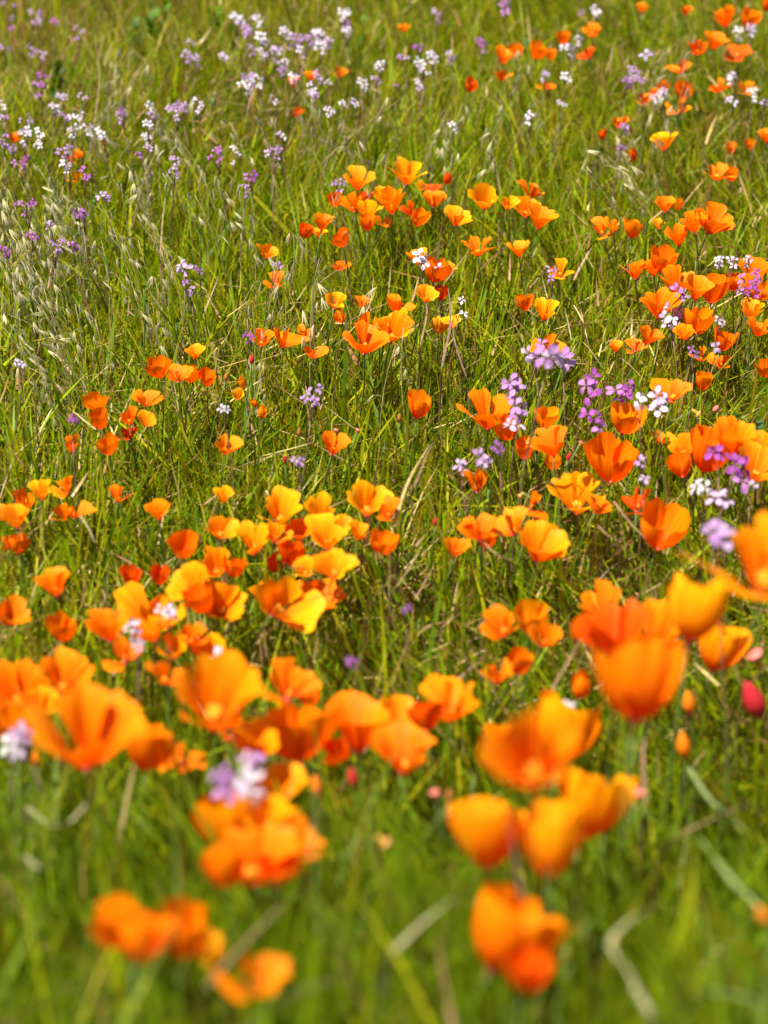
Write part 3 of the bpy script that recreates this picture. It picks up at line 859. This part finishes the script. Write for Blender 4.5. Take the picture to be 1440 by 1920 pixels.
def make_sprig(i, px, py, n, spread, size, colr):
    rnd = random.Random(5000 + i * 13)
    h = 0.25 + rnd.gauss(0, 0.012)
    while True:
        c, t = at(px, py, h)
        D = size * t / F_PX
        if D <= 0.029 or h > 0.42:
            break
        h += 0.01
    D = min(max(D * (1.18 if size > 17 else 1.08), 0.014), 0.038)
    sp = 1.15 * spread * t / F_PX
    n = n if n < 4 else n - 1
    lean = Vector((rnd.gauss(0, 0.12), rnd.gauss(0, 0.1), 1)).normalized()
    neck = c - lean * (0.03 + sp * 0.6)
    gp, pts, rr = stem_to_ground(neck, lean, rnd, 0.0015, 0.0009, n=7, sway=0.04)
    root = thing('radish_sprig', gp)
    V, Fc = tube([p - gp for p in pts], rr, 5)
    detailed = size >= 20
    for k in range(n):
        an = k * 2.399 + rnd.uniform(-0.5, 0.5)
        rr_ = sp * math.sqrt((k + 0.4) / n) if n > 1 else 0
        # spread mostly sideways and in height as a raceme does
        off = Vector((rr_ * math.cos(an), rnd.gauss(0, 0.5) * sp, rr_ * math.sin(an)))
        bc = c + off
        nrm = Vector((off.x * 0.8 / (sp + 1e-4) + rnd.gauss(0, 0.3), -rnd.uniform(0.15, 1.0), rnd.uniform(0.25, 0.9))).normalized()
        foot = bc - nrm * 0.40 * D
        pp = bez(neck - lean * rnd.uniform(0, 0.012), neck + (foot - neck) * 0.3 + lean * 0.006, foot - nrm * 0.004, foot, 4)
        vs, fs = tube([p - gp for p in pp], [0.0008, 0.0007, 0.0006, 0.0006], 4)
        o = len(V); V += vs; Fc += [tuple(q + o for q in f) for f in fs]
        q = Vector((0, 0, 1)).rotation_difference(nrm).to_matrix() @ Matrix.Rotation(rnd.uniform(0, 6.28), 3, 'Z')
        M4 = Matrix.Translation(bc - gp) @ q.to_4x4() @ Matrix.Scale(D, 4)
        vi = rnd.randrange(6)
        cc = RCOL[colr][rnd.randrange(3)]
        if detailed:
            b = obj('blossom', ME_CALYX, root); b.matrix_local = M4
            for me in R_PETALS[vi]:
                pe = obj('petal', me, b); e = rnd.uniform(0.92, 1.08); pe.color = (cc[0], cc[1] * e, cc[2], 1)
        else:
            b = obj('blossom', R_BLOSSOM[vi], root); b.matrix_local = M4; b.color = (*cc, 1)
            ca = obj('calyx', ME_CALYX, b)
    # a few unopened buds and a pedicel tip
    obj('stem', mesh_from('stem', V, Fc, M_RSTEM), root)
    zn = min(R_ZONES, key=lambda k: (k[0] - px) ** 2 + (k[1] - py) ** 2)[2]
    tag(root, f'{NWORD[n]} {RWORD[colr]} wild radish sprig {zn}', 'radish', 'radish sprigs ' + zn)


for i_, s_ in enumerate(SPRIGS):
    make_sprig(i_, *s_)


# ------------------------------------------------------------------ single dry straws, long blades
def ribbon(name, pts, w, mat, fold=0.25):
    """leaf blade along points: three vertices across with a keel, tapering to the tip"""
    vs, fs = [], []
    n = len(pts)
    for i, p in enumerate(pts):
        t = i / (n - 1)
        d = (pts[min(i + 1, n - 1)] - pts[max(i - 1, 0)]).normalized()
        side = d.cross(Vector((0, 0.5, 0.85)))
        if side.length < 1e-3:
            side = Vector((1, 0, 0))
        side.normalize()
        up = side.cross(d)
        ww = 0.5 * w * (0.7 + 0.5 * t - 1.15 * t ** 3) + 0.0002
        vs += [p - side * ww + up * ww * fold, p, p + side * ww + up * ww * fold]
    for i in range(n - 1):
        for k in (0, 1):
            a = i * 3 + k
            fs.append((a, a + 1, a + 4, a + 3))
    return mesh_from(name, vs, fs, mat)


STRAWS = [  # pixel path, width in px, colour, label
 ([(738,990),(765,905),(805,835)],9,'t','leaning pale oat straw beside the golden cluster'),
 ([(752,985),(790,880),(812,828)],5,'p','thin purple-grey oat stalk crossing the leaning pale straw'),
 ([(540,1045),(610,1000),(700,950)],5,'t','long tan straw lying across the golden cluster'),
 ([(1062,690),(1088,640),(1130,690)],4,'t','forked tan straw rising behind the lilac radish'),
 ([(1140,705),(1162,672),(1210,715)],4,'t','bent tan straw behind the magenta radish heads'),
 ([(1020,677),(1060,680),(1100,683)],3,'t','short level tan straw touching the lilac radish'),
 ([(735,1790),(790,1735),(850,1685)],19,'w','broad bleached blade lying in the lowest grass'),
 ([(385,1855),(450,1780),(535,1690)],16,'b','broad brown-grey blade leaning in the lowest grass'),
 ([(495,1895),(560,1860),(650,1828)],18,'w','flat bleached blade lying along the meadow foot'),
 ([(1215,1900),(1165,1810),(1145,1765),(1200,1715),(1270,1690)],20,'w','sharply bent bleached blade at the meadow foot'),
 ([(1440,1720),(1370,1650),(1310,1570)],20,'g','broad grey-green blade arching through low grass'),
 ([(1262,1575),(1330,1540),(1410,1505)],16,'b','tan-brown blade crossing the grey-green blade'),
 ([(50,1515),(95,1550),(135,1540),(180,1480)],15,'w','curled bleached blade below the bold pair'),
 ([(45,1605),(75,1630),(105,1610)],14,'w','short curled bleached blade in shaded grass'),
 ([(1320,1860),(1390,1870),(1440,1890)],17,'g','green-tan blade lying at the meadow foot'),
 ([(75,742),(110,727),(140,716)],4,'t','slanting tan straw on the open grass bank'),
 ([(360,742),(410,735),(462,722)],5,'t','bent tan straw under the small poppy row'),
 ([(150,968),(165,990),(178,1018)],5,'w','short bleached straw by the ragged tuft'),
 ([(28,932),(42,912),(60,898)],5,'t','tan straw tip by the edge clump'),
 ([(740,1105),(765,1070),(790,1025)],5,'t','dry twig in the gap beside the golden cluster'),
 ([(690,1140),(705,1115),(735,1085)],5,'b','brown dry stalk in the central grass gap'),
 ([(900,1010),(930,1040),(960,1050)],6,'b','short brown twig under the twiggy cluster'),
 ([(1005,925),(1060,890),(1080,880)],6,'t','tan stick beside the tall orange group'),
 ([(1150,940),(1180,980),(1210,1010)],7,'b','brown twig beneath the tall orange cup'),
 ([(1120,985),(1140,1005),(1165,1015)],6,'b','short brown twig under the tall orange group'),
 ([(1140,1030),(1180,1000),(1145,985)],6,'b','looped brown twig by the tall orange group'),
 ([(890,1185),(920,1150),(950,1120)],6,'b','dark twig behind the narrow upright group'),
 ([(1020,1320),(1060,1250),(1100,1180)],8,'b','long brown stalk rising to the big soft clump'),
 ([(60,1120),(100,1105),(130,1125)],5,'t','dry straw under the spaced lower bank group'),
 ([(20,1225),(45,1208),(65,1195)],6,'b','brown straw beside the dense drift'),
 ([(205,1065),(230,1052),(258,1040)],5,'w','pale straw behind the two red cups'),
 ([(175,1350),(150,1300),(165,1260)],8,'w','pale blade between the lower bank poppies'),
 ([(620,1050),(580,1062),(545,1066)],4,'b','brown twig among the tumbled blooms'),
 ([(175,235),(186,150),(178,60)],4,'b','tall bare brown stalk rising from the upper grass'),
 ([(300,480),(280,440),(240,400)],4,'b','dark branching stalk in the upper grass'),
 ([(300,480),(305,410),(310,370)],4,'b','upright dark stalk in the upper grass'),
 ([(640,640),(690,580),(700,520)],4,'t','tan straw behind the ragged mid-slope row'),
 ([(830,680),(845,600),(840,540)],6,'p','purple-brown stalk beside the small stack'),
 ([(790,640),(800,590),(797,560)],5,'b','brown stalk under the small stack'),
 ([(875,710),(852,640),(850,590)],4,'p','purple stalk standing in dark grass'),
 ([(615,295),(690,230),(760,180)],3,'t','thin arching straw across the upper grass'),
 ([(860,330),(900,310),(960,300)],5,'t','level tan straw above the golden clump'),
 ([(920,290),(880,270),(830,265)],4,'b','brown straw in the thatch above the golden clump'),
 ([(1130,310),(1160,318),(1185,335)],6,'w','bleached straw tuft in upslope thatch'),
 ([(1120,300),(1150,302),(1180,300)],5,'w','level bleached straw in upslope thatch'),
 ([(595,515),(620,500),(650,490)],4,'w','bright straw tip by a small shaded poppy'),
 ([(600,530),(625,512),(640,505)],3,'t','thin straw below a small shaded poppy'),
 ([(640,575),(615,555),(588,545)],4,'w','bright straw meeting a yellow poppy'),
 ([(860,1690),(890,1660),(905,1635)],18,'b','grey-brown stalk under the bouquet-like knot'),
 ([(1210,1500),(1205,1420),(1215,1350)],12,'b','brown stalk under the big soft clump'),
 ([(1290,1440),(1330,1500),(1400,1560)],14,'g','grey-green blade under the big soft clump'),
]
SCOL = {'t': (0.30, 0.22, 0.10), 'p': (0.19, 0.11, 0.09), 'w': (0.34, 0.31, 0.17), 'b': (0.22, 0.14, 0.075), 'g': (0.20, 0.26, 0.09)}


def smooth_path(P, n):
    out = []
    m = len(P)
    for i in range(n):
        s = i / (n - 1) * (m - 1)
        k = min(int(s), m - 2); f = s - k
        p0, p1, p2, p3 = P[max(k - 1, 0)], P[k], P[k + 1], P[min(k + 2, m - 1)]
        out.append(0.5 * ((2 * p1) + (p2 - p0) * f + (2 * p0 - 5 * p1 + 4 * p2 - p3) * f * f + (3 * p1 - p0 - 3 * p2 + p3) * f ** 3))
    return out


def build_straws():
    for i, (path, w, c, lab) in enumerate(STRAWS):
        rnd = random.Random(800 + i)
        h0 = 0.19 + rnd.uniform(0, 0.02)
        steps = [at(x, y, h0 + 0.015 * k) for k, (x, y) in enumerate(path)]
        P = smooth_path([s[0] for s in steps], 10)
        # the butt end runs down to the soil
        a = P[0]
        d = (P[0] - P[1]); d.z = -abs(d.z) - 0.02; d.normalize()
        gx, gy = a.x + d.x * 0.06, a.y + d.y * 0.06 + 0.03
        gp = Vector((gx, gy, float(g(gx, gy)) - 0.004))
        P = bez(gp, gp + Vector((0, 0, 0.09)), a - (P[1] - a).normalized() * 0.02, a, 5)[:-1] + P
        W = w * steps[0][1] / F_PX
        P0 = [p - gp for p in P]
        if W > 0.0032:
            me = ribbon('dry_straw', P0, W * 0.8, M_STRAW_O, 0.5)
        else:
            vs, fs = tube(P0, [W * 0.5 * (1 - 0.5 * k / (len(P0) - 1)) for k in range(len(P0))], 5)
            me = mesh_from('dry_straw', vs, fs, M_STRAW_O)
        o = obj('dry_straw', me); o.location = gp
        cc = SCOL[c]; e = rnd.uniform(0.85, 1.15)
        o.color = (cc[0] * e, cc[1] * e, cc[2] * e, 1)
        tag(o, lab, 'straw', 'single dry straws in the grass')


build_straws()

BLADES = [  # foot pixel, tip pixel, width px, label
 ((1318,300),(1306,0),13,'very long upright green blade by the upslope poppies'), ((1325,230),(1316,60),8,'second long upright green blade by the upslope poppies'),
 ((1330,120),(1366,0),5,'thin dark green blade arching by the upslope poppies'), ((690,200),(693,95),7,'upright green blade near the white upslope blossoms'),
 ((812,300),(808,190),7,'upright bright green blade in empty upper grass'), ((500,1130),(497,1030),14,'bright green blade in front of the golden cluster'),
 ((523,1070),(522,1040),10,'short green blade in front of the golden cluster'), ((700,1190),(652,1045),13,'broad green blade leaning from the golden cluster'),
 ((835,1040),(832,960),14,'broad bright green blade beside the twiggy cluster'), ((870,1120),(866,1060),13,'short broad green blade in the central gap'),
 ((775,860),(795,765),8,'green blade crossing the lone orange cup'), ((790,540),(830,505),4,'dark thin blade across the orange cup'),
 ((930,520),(980,515),4,'level green blade in open grass'), ((690,870),(705,800),10,'broad dark green blade near the pink pods'),
 ((655,860),(645,800),9,'green blade beside the lone ragged poppy'), ((285,1340),(288,1215),14,'long green blade through the ragged drift'),
 ((622,1470),(620,1380),18,'broad green blade in the even lower row'), ((888,1380),(868,1300),18,'green blade crossing the ragged row end'),
 ((1150,560),(1160,480),6,'upright green blade in open right slope grass'), ((255,1240),(262,1200),9,'blue-green blade under the lower bank cup'),
 ((820,330),(812,260),6,'green blade above the golden clump'), ((60,290),(55,190),5,'dark stalk with closed tip among pale blossoms'),
 ((840,740),(852,690),7,'short broad green blade in mid slope grass'), ((185,690),(170,640),6,'green blade on the open bank'),
 ((1250,860),(1248,800),8,'green blade beside the small yellow-orange poppy'), ((720,720),(735,650),7,'green blade below the ragged mid-slope row'),
]


def build_blades():
    for i, (a, b, w, lab) in enumerate(BLADES):
        rnd = random.Random(900 + i)
        tip, t = at(b[0], b[1], 0.225)
        # foot lies on the ground straight below the point where the blade meets the grass
        mid, _ = at(a[0], a[1], 0.13)
        mid = Vector((mid.x, tip.y + (mid.y - tip.y) * 0.25, 0))
        # keep the blade upright: use the same depth plane as the tip
        d = ray(a[0], a[1]); tt = tip.y / d.y
        m = d * tt; m = Vector((m.x, tip.y + rnd.gauss(0, 0.004), CAM_H + m.z))
        dirv = (m - tip)
        gx = m.x + dirv.x * 0.05; gy = m.y
        gp = Vector((gx, gy, float(g(gx, gy)) - 0.004))
        if m.z < gp.z + 0.03:
            m = gp + (tip - gp) * 0.3
        P = smooth_path([gp, m, m + (tip - m) * 0.55 + Vector((0, -0.006, 0)), tip], 10)
        o = obj('grass_blade', ribbon('grass_blade', [p - gp for p in P], 0.7 * w * t / F_PX, M_LEAF, 0.45))
        o.location = gp
        c = GREENS[rnd.choice([0, 1, 0, 3, 2])]
        o.color = (*c, 1)
        tag(o, lab, 'grass blade', 'single long blades standing out of the grass')


build_blades()

# ------------------------------------------------------------------ wild oats with pale husks
def spikelet_mesh(seed):
    rnd = random.Random(seed)
    V, Fc = [], []
    for k in range(3):
        sp_ = (k - 1) * 0.16 + rnd.gauss(0, 0.05); L = rnd.uniform(0.85, 1.1); wv = 0.055
        d = Vector((math.sin(sp_), 0.12 * (k - 1), -math.cos(sp_)))
        s = Vector((math.cos(sp_), 0.2, math.sin(sp_)))
        prof = [(0.0, 0.02), (0.25, wv), (0.55, wv * 0.8), (1.0, 0.008)]
        o = len(V)
        for t, ww in prof:
            p = d * t * L
            V += [p - s * ww, p + Vector((0, -0.05, 0)) * (1 if 0 < t < 1 else 0), p + s * ww]
        for i in range(3):
            for q in (0, 1):
                a = o + i * 3 + q
                Fc.append((a, a + 1, a + 4, a + 3))
    return mesh_from('spikelet', V, Fc, M_SPIKE)


ME_SPIKE = [spikelet_mesh(40 + k) for k in range(4)]


def make_oat(i, px, py, n, size, lean, lab, grp):
    rnd = random.Random(2600 + i * 7)
    c, t = at(px, py, 0.225 + rnd.gauss(0, 0.015))
    L = size * t / F_PX
    ax = Vector((math.sin(rad(lean)), rnd.gauss(0, 0.15), math.cos(rad(lean)))).normalized()
    tip = c + ax * 0.03
    gp, pts, rr = stem_to_ground(tip, ax, rnd, 0.0011, 0.0004, n=9)
    root = thing('oat_stalk', gp)
    V, Fc = tube([p - gp for p in pts], rr, 4)
    e = rnd.uniform(0.85, 1.1)
    for k in range(n):
        f = 1 - 0.30 * k / max(n - 1, 1)
        s = f * (len(pts) - 1); j = min(int(s), len(pts) - 2)
        p = pts[j].lerp(pts[j + 1], s - j)
        sd_ = Vector((rnd.gauss(0, 1) + 0.5 * math.copysign(1, lean), rnd.gauss(0, 0.6), 0.2)).normalized()
        q = p + sd_ * rnd.uniform(0.006, 0.02)
        vs, fs = tube([p - gp, (p + q) / 2 - gp + Vector((0, 0, 0.003)), q - gp], [0.0004, 0.0003, 0.0003], 3)
        o = len(V); V += vs; Fc += [tuple(a + o for a in fc) for fc in fs]
        sp_ = obj('spikelet', ME_SPIKE[rnd.randrange(4)], root)
        # husks hang out along the direction the wind laid them
        hang = Vector((-math.sin(rad(lean)) * 0.2 + rnd.gauss(0, 0.35), rnd.gauss(0, 0.3), -1)).normalized()
        if rnd.random() < 0.8:
            hang = (-ax + Vector((rnd.gauss(0, 0.25), 0, rnd.gauss(0, 0.2)))).normalized()
        R = Vector((0, 0, -1)).rotation_difference(hang).to_matrix().to_4x4()
        sp_.matrix_local = Matrix.Translation(q - gp) @ R @ Matrix.Rotation(rnd.uniform(-0.8, 0.8), 4, 'Z') @ Matrix.Scale(L, 4)
        sp_.color = (0.58 * e, 0.53 * e, 0.30 * e, 1)
    obj('stem', mesh_from('stem', V, Fc, M_STRAW_O), root).color = (0.36, 0.33, 0.16, 1)
    tag(root, {2: 'two', 3: 'three', 4: 'four', 5: 'five'}[n] + '-husk ' + lab, 'oat', grp)


OZ = [((0, 130, 330, 530), 30, -24, 'drooping silvery wild oat stalk in the windswept upper bank patch'),
      ((130, 330, 380, 640), 16, -18, 'pale wild oat stalk scattered in the grass below the oat patch'),
      ((150, 700, 200, 470), 34, -22, 'fine pale wild oat stalk leaning across the middle of the upper grass'),
      ((0, 120, 560, 740), 14, -30, 'silvery wild oat stalk by the small white blossoms on the bank'),
      ((180, 300, 90, 340), 12, 20, 'slender wild oat stalk beside the tall bare brown stalk'),
      ((560, 1000, 180, 330), 12, 15, 'thin wild oat stalk in the brown thatch of the upper grass'),
      ((1080, 1240, 280, 350), 9, -35, 'bleached wild oat stalk bent over the upslope thatch'),
      ((950, 1420, 90, 260), 10, 18, 'thin wild oat stalk standing among the upslope poppies'),
      ((430, 760, 420, 720), 12, 14, 'tan wild oat stalk in the grass around the ragged mid-slope row')]
ro = random.Random(99)
oi_ = 0
for (x0, x1, y0, y1), cnt, ln, lab in OZ:
    for k in range(cnt):
        make_oat(oi_, ro.uniform(x0, x1), ro.uniform(y0, y1), ro.randint(2, 5), ro.uniform(17, 30), ln + ro.gauss(0, 12), lab, 'wild oats: ' + lab)
        oi_ += 1

# ------------------------------------------------------------------ seed pods and buds of poppies
PODS = [  # foot end, knob end, width px, knob colour, label
 ((670,1540),(722,1580),22,'k','yellow pod stem with pink knob pointing down in low grass'), ((838,1500),(846,1525),20,'k','short orange pod with pink tip in low grass'),
 ((817,1500),(815,1486),18,'k','small round pink pod in low grass'), ((838,1520),(842,1495),16,'n','narrow orange bud beside the pink pods'),
 ((1290,762),(1308,776),14,'k','pink tube-ended pod under the folded orange poppy'), ((1352,775),(1342,766),14,'k','round pink pod beside dark feathery foliage'),
 ((668,815),(671,806),9,'k','tiny pink pod in plain grass'), ((629,815),(630,806),9,'k','tiny dark pink pod near the lone ragged poppy'),
 ((748,798),(749,785),9,'n','small dull red bud beside the lone orange cup'), ((562,825),(561,812),9,'n','small dark orange bud in plain grass'),
 ((815,1000),(816,980),9,'r','slim red bud beside the leaning oat straw'), ((600,1510),(594,1478),24,'o','plump orange bud in the tall tangle'),
 ((1295,1350),(1292,1322),26,'o','orange bud beneath the big soft clump'), ((1285,1425),(1282,1402),28,'o','round orange bud low under the big soft clump'),
 ((1190,1510),(1196,1486),26,'k','pink-orange pod beside the bouquet-like knot'), ((1180,1505),(1170,1515),22,'r','crimson bud touching the bouquet-like knot'),
 ((1450,1400),(1416,1320),44,'r','crimson pod leaning at the foot of the slope'), ((1440,1285),(1414,1228),34,'k','peach pod leaning above the crimson pod'),
 ((1000,905),(975,930),10,'k','thin pink pod stem under the small group'), ((995,800),(990,830),9,'k','thin pink pod stem beside lilac radish'),
 ((535,875),(534,862),8,'r','tiny red bud in plain grass beside lilac blossom'), ((1062,870),(1066,858),9,'r','tiny red bud near the little group'),
 ((1085,838),(1090,830),9,'k','tiny pink pod beneath the magenta radish'), ((470,690),(472,676),10,'r','small dark red bud by dry twigs'),
 ((420,725),(424,708),9,'n','small brown bud by the small poppy row'), ((550,1350),(540,1322),18,'r','red bud at the lone ragged tuft'),
 ((665,1478),(662,1462),22,'r','dark red withered bud below the even row'), ((1440,1735),(1432,1720),24,'o','orange bud at the meadow foot'),
 ((115,1405),(112,1390),20,'o','orange bud behind the bold pair'), ((70,1440),(68,1425),18,'o','small orange bud under the lower bank drift'),
]
v_, f_ = lathe([(0.12, -1.0), (0.20, -0.8), (0.24, -0.45), (0.26, -0.2), (0.30, -0.08), (0.48, -0.02), (0.50, 0.06), (0.40, 0.12), (0.10, 0.16)], 10)
ME_POD = mesh_from('pod', v_, f_, M_LEAF)
v_, f_ = lathe([(0.46, -0.04), (0.52, 0.0), (0.53, 0.07), (0.45, 0.14), (0.12, 0.19)], 10)
ME_KNOB = mesh_from('knob', v_, f_, M_RECEPT)
v_, f_ = lathe([(0.10, -0.6), (0.28, -0.5), (0.44, -0.25), (0.48, 0.1), (0.40, 0.5), (0.24, 0.9), (0.04, 1.25)], 10)
ME_BUD = mesh_from('bud', v_, f_, M_LEAF)
for i_, (a_, b_, w_, c_, lab_) in enumerate(PODS):
    rnd_ = random.Random(3300 + i_)
    hh = 0.22
    p1, t_ = at(b_[0], b_[1], hh)
    d_ = ray(*a_); p0 = d_ * (p1.y / d_.y); p0 = Vector((p0.x, p1.y, CAM_H + p0.z))
    ax_ = (p1 - p0).normalized()
    W_ = w_ * t_ / F_PX
    q_ = Vector((0, 0, 1)).rotation_difference(ax_).to_matrix().to_4x4()
    foot_ = p1 - ax_ * W_ * 0.9
    up_ = Vector((ax_.x * 0.4, 0, 1)).normalized() if ax_.z > -0.2 else Vector((ax_.x, 0, 0.4)).normalized()
    gp_, pts_, rr_ = stem_to_ground(foot_, up_ if ax_.z <= 0.3 else ax_, rnd_, 0.0014, 0.001)
    root_ = thing('poppy_pod' if c_ == 'k' else 'poppy_bud', gp_)
    if c_ == 'k':
        b0 = obj('pod', ME_POD, root_); b0.color = (0.62, 0.40, 0.06, 1)
        kb = obj('knob', ME_KNOB, root_); kb.matrix_local = Matrix.Translation(p1 - gp_) @ q_ @ Matrix.Scale(W_, 4)
    else:
        b0 = obj('bud', ME_BUD, root_)
        obj('collar', ME_RECEPT, root_).matrix_local = Matrix.Translation(p1 - ax_ * W_ * 0.55 - gp_) @ q_ @ Matrix.Scale(W_ * 4, 4)
        b0.color = {'n': (0.42, 0.16, 0.05, 1), 'r': (0.55, 0.03, 0.04, 1), 'o': (0.85, 0.24, 0.01, 1)}[c_]
    b0.matrix_local = Matrix.Translation(p1 - gp_) @ q_ @ Matrix.Scale(W_, 4)
    vs_, fs_ = tube([p - gp_ for p in pts_], rr_, 5)
    obj('stem', mesh_from('stem', vs_, fs_, M_STEM), root_)
    tag(root_, lab_, 'pod' if c_ == 'k' else 'bud', 'poppy pods and buds in the grass')

# ------------------------------------------------------------------ broad-leaved plants
def leaf_mesh(L, wd, droop, rnd, lobes=0):
    vs, fs = [], []
    n = 8
    for i in range(n + 1):
        t = i / n
        x = L * (t - 0.15 * droop * t * t); z = L * (0.55 * t - droop * t * t)
        ww = wd * L * math.sin(math.pi * min(1, t ** 0.8 * 0.96 + 0.03)) * (1 + lobes * math.sin(t * 18)) + 0.0006
        wz = 0.18 * ww
        vs += [(x, -ww, z + wz + 0.04 * L * math.sin(5 * t + 1) * t), (x, 0, z), (x, ww, z + wz - 0.03 * L * math.sin(6 * t) * t)]
    for i in range(n):
        for k in (0, 1):
            a = i * 3 + k
            fs.append((a, a + 1, a + 4, a + 3))
    return mesh_from('leaf', vs, fs, M_LEAF)


LEAFY = [  # x, y, height above soil, leaves, leaf px, colour, label
 (110,135,0.16,9,42,'d','dark leafy weed among hazy lilac blossoms upslope'), (100,175,0.14,6,34,'d','small dark weed below the dark leafy weed'),
 (440,32,0.18,8,36,'d','bright leafy weed behind the dense radish drift'), (410,20,0.16,7,38,'b','green leafy weed at the top of the brown patch'),
 (285,30,0.17,8,40,'b','bright green leafy weed in the upslope strip'), (310,12,0.16,6,36,'b','second bright leafy weed in the upslope strip'),
 (250,45,0.16,6,34,'d','leafy weed beside the bright upslope weeds'), (395,175,0.19,3,24,'p','pale blue-green leaf among upper grass'),
 (270,540,0.21,2,30,'v','upright dark green leaf alone in open grass'), (375,435,0.2,1,20,'b','small rounded green leaf in upper grass'),
 (680,26,0.2,5,30,'b','green leafy shoot behind the upper grass'), (170,340,0.2,2,18,'b','yellow-green leaf under a dark violet radish'),
 (640,195,0.21,2,24,'v','dark narrow leaf by the low white blossoms'), (920,916,0.21,2,18,'v','dark round leaf above the ragged orange poppy'),
 (915,915,0.16,4,26,'b','green leaf tuft above the ragged orange poppy'), (985,70,0.18,4,22,'v','dark leaf tuft beside upslope poppies'),
 (740,225,0.2,2,16,'b','small bright leaf in upper grass'), (55,520,0.19,4,30,'p','pale green leaf spray in the oat patch'),
 (1305,488,0.22,1,20,'p','pale upright leaf by the short white radish line'), (1380,785,0.17,9,34,'v','dark feathery foliage beneath the tall clump'),
 (1420,800,0.17,8,34,'v','dark feathery foliage behind the tall clump'), (330,605,0.16,7,22,'v','small-leaved green herb in open grass'),
 (30,1400,0.2,5,44,'p','pale leaf spray at the lower bank edge'),
]
LC = {'d': (0.04, 0.09, 0.008), 'b': (0.07, 0.15, 0.006), 'p': (0.14, 0.22, 0.09), 'v': (0.025, 0.07, 0.012)}
for i_, (x_, y_, h_, n_, s_, c_, lab_) in enumerate(LEAFY):
    rnd_ = random.Random(4100 + i_)
    c0, t_ = at(x_, y_, h_)
    gx_, gy_ = c0.x + rnd_.gauss(0, 0.01), c0.y
    gp_ = Vector((gx_, gy_, float(g(gx_, gy_)) - 0.004))
    root_ = thing('leafy_weed', gp_)
    L_ = 0.75 * s_ * t_ / F_PX
    pts_ = bez(Vector((0, 0, 0)), Vector((0, 0, h_ * 0.4)), (c0 - gp_) - Vector((0, 0, h_ * 0.3)), c0 - gp_, 6)
    vs_, fs_ = tube(pts_, [0.0022, 0.002, 0.0018, 0.0016, 0.0013, 0.001], 5)
    obj('stem', mesh_from('stem', vs_, fs_, M_STEM), root_)
    me_ = [leaf_mesh(L_ * rnd_.uniform(0.8, 1.1), 0.24 if n_ < 8 else 0.3, rnd_.uniform(0.1, 0.5), rnd_, 0.15) for _ in range(3)]
    for k in range(n_):
        lf = obj('leaf', me_[k % 3], root_)
        f_k = 1 - 0.5 * k / max(n_, 1)
        s = f_k * 5; j = min(int(s), 4)
        pos = pts_[j].lerp(pts_[j + 1], s - j)
        lf.matrix_local = Matrix.Translation(pos) @ Matrix.Rotation(k * 2.4 + rnd_.uniform(-0.4, 0.4) - 1.2, 4, 'Z') @ Matrix.Rotation(-rnd_.uniform(0.0, 0.9), 4, 'Y')
        e = rnd_.uniform(0.85, 1.2)
        lf.color = tuple(v * e for v in LC[c_]) + (1,)
    tag(root_, lab_, 'weed', 'leafy weeds in the meadow')

bpy.context.view_layer.update()
